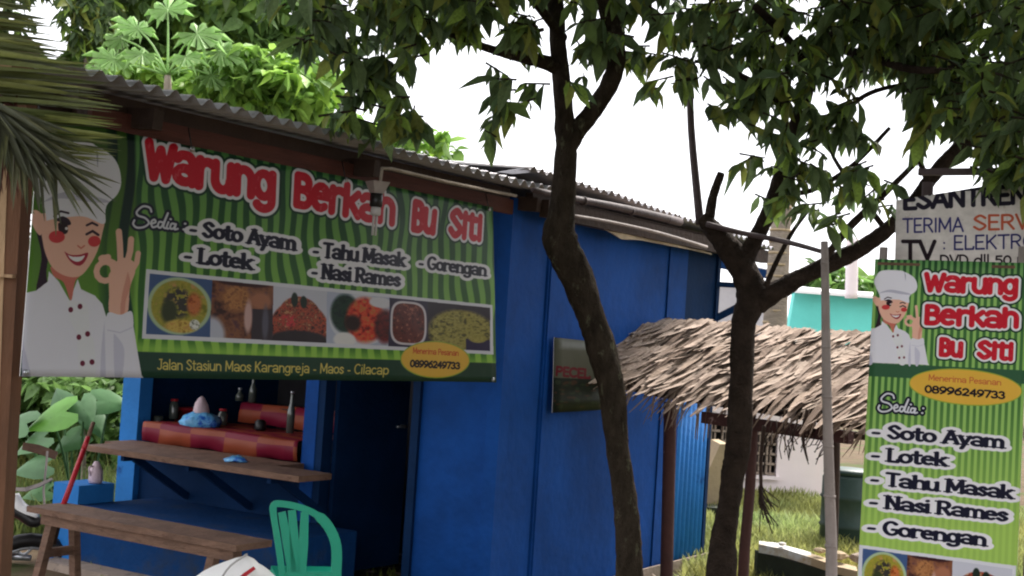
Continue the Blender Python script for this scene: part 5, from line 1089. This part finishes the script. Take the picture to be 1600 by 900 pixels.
# trees closing the yard on the right and far away
bgtree('yard_tree', 'round green tree at the far right end of the yard', 'tree', Vector((11, 17, GZ)), [(1900, 700, 14, 17), (1900, 500, 12, 17)], [(1930, 520, 230, 190, 18, 1.6, 260), (2250, 560, 260, 190, 19, 1.6, 260)], M_LEAFM, (.2, .34), 1.3, .4, HT0, 41)
bgtree('far_tree', 'broad tree far behind the turquoise house', 'tree', Vector((12, 34, GZ)), [(1650, 650, 14, 34), (1650, 500, 10, 34)], [(1680, 520, 150, 70, 34, 2, 140), (1480, 540, 90, 40, 36, 2, 60), (1850, 480, 220, 100, 36, 3, 160), (2300, 500, 300, 110, 38, 3, 180)], M_LEAFM, (.4, .7), 1.3, .4, HT0, 42)
bgtree('far_tree', 'dark tree mass far to the left beyond the hedge', 'tree', Vector((-16, 26, GZ)), [(-450, 650, 14, 26), (-450, 400, 10, 26)], [(-500, 430, 320, 200, 26, 2.5, 300), (-150, 480, 120, 140, 27, 2, 130)], M_LEAF, (.35, .6), 1.3, .4, HT0, 43)
lit_items = []
for _ in range(900):
    y = random.uniform(6.5, 12); x = random.uniform(-.2, .42)*y; k = random.randrange(8); az = random.uniform(0, 6.28)
    lit_items.append((k, frame(Vector((math.cos(az), math.sin(az), random.uniform(-.1, .3))), Vector((random.gauss(0, .3), random.gauss(0, .3), 1)), random.uniform(.06, .16), random.uniform(.012, .05), Vector((x, y, GZ+.03))), TT[k]))
fl = join_instances('fallen_leaves', TM, lit_items, None, M_THATCH, 'stuff'); fl['label'] = 'dry fallen leaves scattered over soil and grass'; fl['category'] = 'leaf litter'

# ================================================================== plants at the left of the stall
HT = [(.8, .85, .8), (1, 1, 1), (.6, .65, .6), (1.3, 1.3, 1.0), (.9, 1, .8)]
bgtree('hedge_shrub', 'dark leafy hedge shrub filling the background left of the stall', 'shrub', Vector((D(100, 700, 12.4).x, 12.4, GZ)), [(100, 860, 8, 12.4), (100, 600, 6, 12.4)],
       [(90, 600, 160, 60, 12.2, .4, 190), (40, 700, 120, 80, 12.2, .4, 150), (180, 700, 70, 80, 12.2, .4, 110), (100, 800, 150, 60, 12.2, .4, 140), (0, 560, 90, 90, 12, .4, 80)], M_LEAFM, (.12, .24), 1.2, .3, HT, 12, npick=60)
bgtree('hedge_shrub', 'tall dark shrub further back behind the palm frond and post', 'shrub', Vector((D(-60, 700, 14).x, 14, GZ)), [(-60, 860, 10, 14), (-60, 600, 8, 14)],
       [(-80, 560, 160, 160, 14, .6, 160), (-60, 300, 120, 120, 14, .6, 110), (160, 560, 160, 70, 14.3, .5, 120), (120, 740, 200, 120, 14.3, .5, 160)], M_LEAF, (.15, .28), 1.2, .5, HT, 13)
bgtree('creeper_shrub', 'light leaved shrub just under the left end of the long banner', 'shrub', Vector((D(130, 700, 10.8).x, 10.8, GZ)), [(130, 860, 5, 10.8), (130, 650, 4, 10.8)],
       [(110, 612, 60, 18, 10.6, .3, 34), (160, 650, 40, 30, 10.6, .3, 26), (70, 600, 30, 14, 10.6, .3, 12), (175, 610, 30, 16, 10.6, .2, 14)], M_LEAFM, (.07, .15), 1.3, .2, [(1.3, 1.35, 1.2), (1, 1, 1), (1.5, 1.5, 1.4), (.8, .85, .8), (1.1, 1.1, 1)], 14, npick=50)
ta_ = thing('taro_plant', Vector((D(110, 840, 9.9).x, 9.9, GZ)), 'taro plant with large heart shaped leaves left of the stall', 'taro plant')
def taro(px, py, Y, wpx, ang, tilt, tint, base):
    c = D(px, py, Y); s_ = wpx*Y/F; d = Vector((math.cos(R(ang)), random.uniform(-.2, .2), math.sin(R(ang)))); nr = Vector((math.sin(R(tilt)), -.75, .65)).normalized(); d = (d-nr*d.dot(nr)).normalized(); e = nr.cross(d); b = MB()
    out = [(-.12, 0), (-.42, .22), (-.4, .42), (-.12, .52), (.2, .46), (.5, .3), (.78, .12), (1., 0)]; L_ = [(x, y) for x, y in out]; rim = L_+[(x, -y) for x, y in out[::-1][1:-1]]
    vs = [c+d*(-.0)*s_]+[c+d*(x-.25)*s_+e*y*s_-nr*(.16*y*y+.1*x*x)*s_*1.2 for x, y in rim]; mid = [c+d*(x*.5-.12)*s_+e*y*.5*s_+nr*.015*s_ for x, y in rim]; n = len(rim); vs += mid
    fs = [(0, n+1+k, n+1+(k+1) % n) for k in range(n)]+[(n+1+k, 1+k, 1+(k+1) % n, n+1+(k+1) % n) for k in range(n)]
    b.add(vs, fs, 0, True); lf = b.build('leaf', M_TARO, ta_, tint=[tint+(1,)]*len(vs))
    st = MB(); st.tube([base, base.lerp(c, .6)+ZX*.08, c], [.012, .01, .006], 6, sub=3); st.build('leaf_stalk', M_TARO, lf, tint=[(.7, .8, .7, 1)]*len(st.v))
gb0 = Vector((D(110, 840, 9.9).x, 9.9, GZ))
for a in ((80, 652, 9.7, 66, 200, -20, (1.15, 1.5, .5)), (132, 640, 9.8, 46, -70, 10, (.95, 1.05, .95)), (172, 628, 9.9, 50, 12, 10, (.9, 1.1, .85)), (52, 692, 9.6, 48, 215, -20, (1.1, 1.15, 1.1)), (52, 730, 9.5, 50, 190, -10, (.85, .95, .9)), (110, 690, 9.9, 44, 240, 0, (.7, .85, .7)), (148, 660, 10, 44, -60, 20, (.7, .85, .75)), (60, 770, 9.6, 36, 200, 0, (1.2, 1.25, 1.2)), (30, 660, 9.7, 50, 160, -30, (.8, .9, .8)), (95, 622, 10, 40, 120, -10, (.6, .75, .6))):
    taro(a[0], a[1], a[2], a[3], a[4], a[5], a[6], gb0+Vector((random.uniform(-.1, .1), random.uniform(-.1, .1), 0)))
# leaning red handled tool
o = thing('red_handled_broom', D(92, 810, 8.6), 'long red handle with a bare wooden tip leaning against the counter end', 'broom')
pA, pB, pC = D(98, 792, 7.9), D(131, 702, 8.1), D(146, 660, 8.2)
b = MB(); b.tube([pA, pB], [.016, .015], 10); b.tube([pB, pB.lerp(pC, .45)], [.015, .015], 10); b.build('red_grip', M_RED, o); b = MB(); b.tube([pB.lerp(pC, .46), pC], [.013, .012], 10); b.build('handle_tip', M_WOOD, o)
b = MB(); b.tube([D(82, 850, 7.8), pA], [.02, .017], 8); b.build('lower_handle', M_DWOOD, o)
# cluttered pile: bent strip, board, tub, bag
o = thing('plywood_scrap', D(70, 705, 9.3), 'faded salmon board lying among the taro leaves', 'board'); b = MB(); b.strip([D(36, 697, 9.2), D(60, 702, 9.25), D(88, 712, 9.3)], Vector((0, -1, .3)), [.05, .06, .055], .02); b.build('board_body', M_WOOD, o)
o = thing('bent_bamboo_strip', D(50, 760, 9), 'curved pale bamboo strip sticking out left above the bench', 'bamboo strip'); b = MB(); b.strip([D(14, 764, 8.9), D(40, 765, 8.9), D(62, 758, 8.95), D(82, 748, 9)], Vector((0, -1, .4)), [.022, .026, .026, .016], .012); b.build('strip_body', M_BAMBOO, o)
o = thing('bent_bamboo_strip', D(70, 735, 9), 'thin upright bamboo strip behind the curved one', 'bamboo strip'); b = MB(); b.strip([D(74, 705, 9.1), D(72, 730, 9.1), D(68, 765, 9.1), D(70, 800, 9.1)], Vector((0, -1, 0)), [.012]*4, .01); b.build('strip_body', M_BAMBOO, o)
o = thing('motorbike', D(20, 860, 8.6), 'old parked motorbike mostly hidden behind the left post', 'motorbike')
def cp(px, py, Y=8.6): return D(px, py, Y)
b = MB(); b.tube([cp(-10, 812), cp(8, 795), cp(30, 800), cp(52, 815), cp(66, 812)], [.03, .05, .045, .04, .02], 10, sub=4); b.build('seat', M_BLACK, o)
b = MB(); b.tube([cp(22, 772), cp(28, 790), cp(42, 800), cp(60, 806)], [.03, .045, .04, .018], 10, sub=4); b.build('side_panel', M_WHITE, o)
b = MB(); b.tube([cp(-6, 830), cp(8, 845), cp(26, 850)], [.05, .06, .03], 10, sub=3); b.build('fairing', M_RED, o)
for r_, m_, n_ in ((.25, M_BLACK, 'wheel'),):
    c = cp(44, 905); b = MB(); b.tube([c+Vector((math.cos(a*math.pi/12)*r_, math.cos(a*math.pi/12)*.12, math.sin(a*math.pi/12)*r_)) for a in range(25)], .045, 8, cap=False); wh = b.build(n_, m_, o)
    b = MB(); b.tube([c+Vector((math.cos(a*math.pi/12)*(r_-.05), math.cos(a*math.pi/12)*.1, math.sin(a*math.pi/12)*(r_-.05))) for a in range(25)], .012, 6, cap=False); b.build('rim', M_SILV, wh)
b = MB(); b.tube([cp(28, 862), cp(30, 850), cp(46, 846), cp(50, 856), cp(38, 866), cp(28, 862)], .008, 8, sub=3); b.build('grab_rail', M_SILV, o)
b = MB(); b.tube([cp(10, 868), cp(48, 872)], [.03, .02], 8); b.build('exhaust', M_SILV, o)
o = thing('plastic_jug', D(137, 732, 8.9), 'small pale violet plastic jug on the blue pillar under the counter end', 'jug'); q = P(-.56, 2.72, .472)
b = MB(); b.lathe(q, [(.04, 0), (.046, .02), (.044, .08), (.024, .12), (.016, .14)], 14); b.build('jug_body', M_BAGG, o); b = MB(); b.tube([q+ZX*.11+AX*-.026, q+ZX*.1-AX*.06, q+ZX*.05-AX*.045], .006, 6, sub=3); b.build('handle', M_BAGG, o)

# ================================================================== palm fronds hanging at the upper left
PT = [(.8, .85, .7), (1, 1, 1), (1.3, 1.25, .9), (1.1, 1.1, 1.1), (.6, .62, .6), (1.5, 1.4, 1.1)]
def leaflet(frondobj, p, q, wd, m, tint, droop, nrm):
    b = MB(); n = 6; vs = []; d = (q-p); s_ = d.cross(nrm).normalized()
    for i in range(n+1):
        x = i/n; c = p+d*x-ZX*droop*x*x; ww = wd*min(1, .4+x*4)*(1-x**3)*.5+.0004
        vs += [c-s_*ww+nrm*ww*.5, c, c+s_*ww+nrm*ww*.5]
    b.add(vs, [(3*i+k, 3*i+3+k, 3*i+4+k, 3*i+1+k) for i in range(n) for k in (0, 1)], 0, True); return b.build('leaflet', m, frondobj, tint=[tuple(tint)+(1,)]*len(vs))
def frond(name, label, pix, leaves, m, mr):
    pts = [D(*p[:3]) for p in pix]; o = thing(name, pts[0], label, 'palm frond'); b = MB(); b.tube(pts, [p[3] for p in pix], 8, sub=4); b.build('rachis', mr, o)
    for (x0, y0, x1, y1, Y0, Y1, wd, dr) in leaves:
        t = random.choice(PT); k = random.uniform(.8, 1.15); leaflet(o, D(x0, y0, Y0), D(x1, y1, Y1), wd, m, tuple(x*k for x in t), dr, Vector((random.uniform(-.4, .4), -.8, random.uniform(.2, .9))).normalized())
    return o
lv = []
for i in range(120):
    f = i/119; y = -70+300*f+random.uniform(-5, 5); x0 = -150+60*f
    x1 = (40+max(0, y+10)*.95 if y < 150 else 192)+random.uniform(-26, 8); x1 = min(x1, 202)
    lv.append((x0, y-14*(1-f), x1, y+random.uniform(-10, 22), 4.5+random.uniform(-.15, .15), 4.35+random.uniform(-.12, .12), random.uniform(.016, .03), random.uniform(0, .03)))
frond('palm_frond', 'broad green palm frond spreading in from the upper left corner', [(-165, -110, 4.5, .014), (-140, 20, 4.5, .013), (-110, 150, 4.5, .011), (-80, 240, 4.5, .008)], lv, M_PALM, M_PALM)
lv = []
for i in range(95):
    f = random.random(); x0, y0 = (-30+60*f*1.7, 150+95*f*1.1) if f < .6 else (30+(f-.6)*150, 215+(f-.6)*110); a = R(12+random.random()*86); ln = random.uniform(80, 150)*(1-.25*math.sin(a))
    x1 = min(196, x0+math.cos(a)*ln); y1 = y0+math.sin(a)*ln; lv.append((x0, y0, x1, min(y1, 385), 4.3, 4.2+random.uniform(-.1, .1), random.uniform(.010, .02), random.uniform(.0, .02)))
frond('palm_frond', 'darker drooping palm frond tip hanging in front of the cook on the banner', [(-70, 120, 4.35, .012), (-20, 165, 4.32, .011), (40, 210, 4.3, .009), (90, 262, 4.3, .005)], lv, M_PALMD, M_PALMD)
lv = [(5+random.uniform(-30, 30), 150+random.uniform(-10, 30), 14+random.uniform(-16, 26), random.uniform(230, 330), 4.42, 4.36, random.uniform(.008, .016), 0) for _ in range(22)]
frond('dry_palm_sheath', 'dry brown palm strips hanging over the top of the left post', [(-30, 130, 4.45, .012), (30, 175, 4.42, .008)], lv, M_FASC, M_FASC)

# ================================================================== green plastic chair
CY = 6.1; CN = Vector((.28, -1, 0)).normalized(); c_0 = D(470, 860, CY)
o = thing('plastic_chair', Vector((c_0.x, CY, GZ)), 'green moulded plastic chair with slatted back standing before the doorway', 'chair')
def cq(px, py): return hit(px, py, c_0, (CN+ZX*.12).normalized())
NR = (CN+ZX*.12).normalized()
ring = [(447, 1010), (445, 960), (440, 890), (433, 840), (427, 802), (428, 789), (438, 787), (462, 791), (487, 800), (507, 815), (521, 838), (526, 862), (525, 900), (524, 960), (522, 1010)]
b = MB(); b.strip([cq(*p) for p in crv(ring, 3)], NR, [(.028 if i < 13 else .03 if i < 26 else .045) for i in range(len(crv(ring, 3)))], .022); b.build('back_frame', M_GREEN, o)
for a, c, d_ in (((440, 800), (449, 850), (458, 905)), ((456, 797), (460, 850), (461, 905)), ((476, 800), (474, 850), (470, 905))):
    b = MB(); b.strip([cq(*a), cq(*c), cq(*d_)], NR, [.035, .042, .04], .014); b.build('back_slat', M_GREEN, o)
b = MB(); b.strip([cq(446, 902), cq(524, 902)], NR, .05, .018); b.build('lower_rail', M_GREEN, o)
bl, br2 = cq(447, 985), cq(522, 985); fwd = -Vector((CN.x, CN.y, 0)); zs = .43
b = MB(); k0 = [Vector((p.x, p.y, zs)) for p in (bl, br2)]; w2 = (k0[1]-k0[0]).normalized()*.04
b.hexa([k0[0]-w2-ZX*.03, k0[1]+w2-ZX*.03, k0[1]+w2+fwd*.42-ZX*.03, k0[0]-w2+fwd*.42-ZX*.03, k0[0]-w2, k0[1]+w2, k0[1]+w2+fwd*.42+ZX*.01, k0[0]-w2+fwd*.42+ZX*.01]); b.build('seat', M_GREEN, o)
for p in (k0[0]-w2, k0[1]+w2, k0[0]-w2+fwd*.4, k0[1]+w2+fwd*.4):
    b = MB(); b.tube([p-ZX*.01, Vector((p.x, p.y, GZ))+(p-(k0[0]+k0[1]+fwd*.4)*.5)*Vector((1, 1, 0)).length*0], [.022, .016], 8); b.build('leg', M_GREEN, o)

# ================================================================== white scooter nose at the lower edge
o = thing('parked_scooter', Vector((D(370, 1000, 5.0).x, 5.0, GZ)), 'white front cowl of a scooter with a red stripe at the bottom edge', 'scooter')
def sq(px, py, dy=0): return D(px, py, 5.0+dy)
b = MB(); nU, nV = 14, 8; top_ = crv([(288, 915), (318, 892), (350, 878), (386, 868), (404, 880), (408, 882), (418, 889), (436, 905)], 2); vs = []
n = len(top_)
for k in range(nV):
    f = k/(nV-1)
    for i, (x, y) in enumerate(top_):
        g_ = i/(n-1); vs.append(sq(x+(362-x)*.1*f, y+f*130, -.16*math.sin(f*math.pi*.6)*(1-.5*abs(g_-.55))-.05*math.cos(g_*9)*(f*.3)))
for i, (x, y) in enumerate(top_): vs.append(sq(x+6, y+8, .22))
fs = [(k*n+i, k*n+i+1, (k+1)*n+i+1, (k+1)*n+i) for k in range(nV-1) for i in range(n-1)]+[(nV*n+i, nV*n+i+1, i+1, i) for i in range(n-1)]
b.add(vs, fs, 0, True); b.build('front_cowl', M_WHITE, o)
b = MB(); b.strip([sq(374, 905, -.12), sq(384, 897, -.1), sq(398, 887, -.075)], Vector((0, -1, .3)), [.012, .014, .012], .008); b.build('red_stripe', M_RED, o)
b = MB(); b.tube([sq(386, 866, .0), sq(360, 884, -.06), sq(345, 905, -.1)], .004, 6, sub=3); b.build('cowl_seam', M_GWALL, o)
cc = Vector((o.location.x, 4.9, .22)); b = MB(); b.tube([cc+Vector((0, math.cos(a*math.pi/12)*.22, math.sin(a*math.pi/12)*.22)) for a in range(25)], .045, 8, cap=False); b.build('front_wheel', M_BLACK, o)
b = MB(); b.tube([cc, cc+Vector((0, .1, .25)), cc+Vector((0, .12, .36))], [.03, .035, .05], 10); b.build('front_fork', M_BLACK, o)
b = MB(); b.slab([cc+Vector((-.18, .25, .1)), cc+Vector((.18, .25, .1)), cc+Vector((.18, .25, .4)), cc+Vector((-.18, .25, .4))], Vector((0, 1, 0)), .04); b.build('leg_shield', M_WHITE, o)
o = thing('upturned_basin', D(795, 905, 7.2), 'dull grey basin turned upside down on the ground by the corner', 'basin'); q = Vector((D(795, 905, 7.3).x, 7.3, GZ))
b = MB(); b.lathe(q, [(.2, 0), (.2, .02), (.17, .1), (.14, .2), (.09, .235), (.03, .25)], 20); b.build('basin_body', M_GWALL, o); b = MB(); b.lathe(q, [(.215, 0), (.22, .008), (.215, .016)], 20); b.build('rim', M_GWALL, o)

# ================================================================== unseen trees added to block sky light from the stall
def blocker_tree(label, base, top, cls, seed, r0=.16):
    o = thing('light_blocking_tree', Vector(base), label, 'tree', None); b = MB(); b.tube([Vector(base)-ZX*.1, Vector(base).lerp(Vector(top), .5)+Vector((.1, .1, 0)), Vector(top)], [r0, r0*.75, r0*.4], 12, rough=.08, sub=5); b.build('trunk', M_BARK, o)
    r = random.Random(seed); it = []
    for (cx, cy, cz, rx, ry, rz, n) in cls:
        b = MB(); b.tube([Vector(top)-ZX*.4, Vector((cx, cy, cz))], [r0*.35, .02], 6); b.build('branch', M_BARK, o)
        for _ in range(n):
            while True:
                a, c, e = r.uniform(-1, 1), r.uniform(-1, 1), r.uniform(-1, 1)
                if a*a+c*c+e*e < 1: break
            p = Vector((cx+a*rx, cy+c*ry, cz+e*rz)); az = r.uniform(0, 6.28); i = r.randrange(8)
            if -.5 < p.y and p.z < 1.62+.30*(p.y+.3)+.25: continue
            it.append((i, frame(Vector((math.cos(az), math.sin(az), -r.uniform(.1, 1.2))), Vector((r.gauss(0, .5), r.gauss(0, .5), 1)), r.uniform(.2, .36), r.uniform(.2, .36), p), TINTS[i]))
    join_instances('foliage', LM, it, o, M_LEAF, 'stuff')
blocker_tree('added unseen tree left of the viewpoint, blocking sky light', (-4.6, 2.2, GZ), (-3.6, 2.6, 4.2), [(-3.2, 2.8, 4.6, 2.6, 2.4, 1.3, 2200), (-.8, 3.4, 4.6, 2., 2., 1.1, 2200), (-5, 5.5, 4.8, 2.0, 2.0, 1.2, 700), (1.3, 3.4, 5.2, 1.8, 2.2, 1.2, 2000)], 31)
blocker_tree('added broad low tree outside the view on the right, blocking sky light', (4.6, 1.2, GZ), (4.6, 1.4, 4), [(4.4, 1.2, 3.8, 2.4, 2.6, 3.7, 6000), (6.0, 4.8, 4.0, 2.4, 2.4, 4.0, 6500), (2.6, -.2, 5.0, 2.2, 1.8, 1.5, 2000)], 32, .2)
blocker_tree('added tree right of the yard outside the view, blocking side light', (7.0, 8.0, GZ), (7.0, 8, 4), [(6.9, 8.0, 3.8, 2.1, 2.1, 3.6, 5000), (7.6, 11.4, 3.8, 2.3, 2.2, 3.4, 4000)], 34, .2)
blocker_tree('added unseen tree behind the viewpoint to the right, blocking sky light', (4.0, -4.5, GZ), (4.0, -4.5, 4), [(4.2, -4, 3, 3.0, 2.2, 3.4, 5000)], 33, .2)
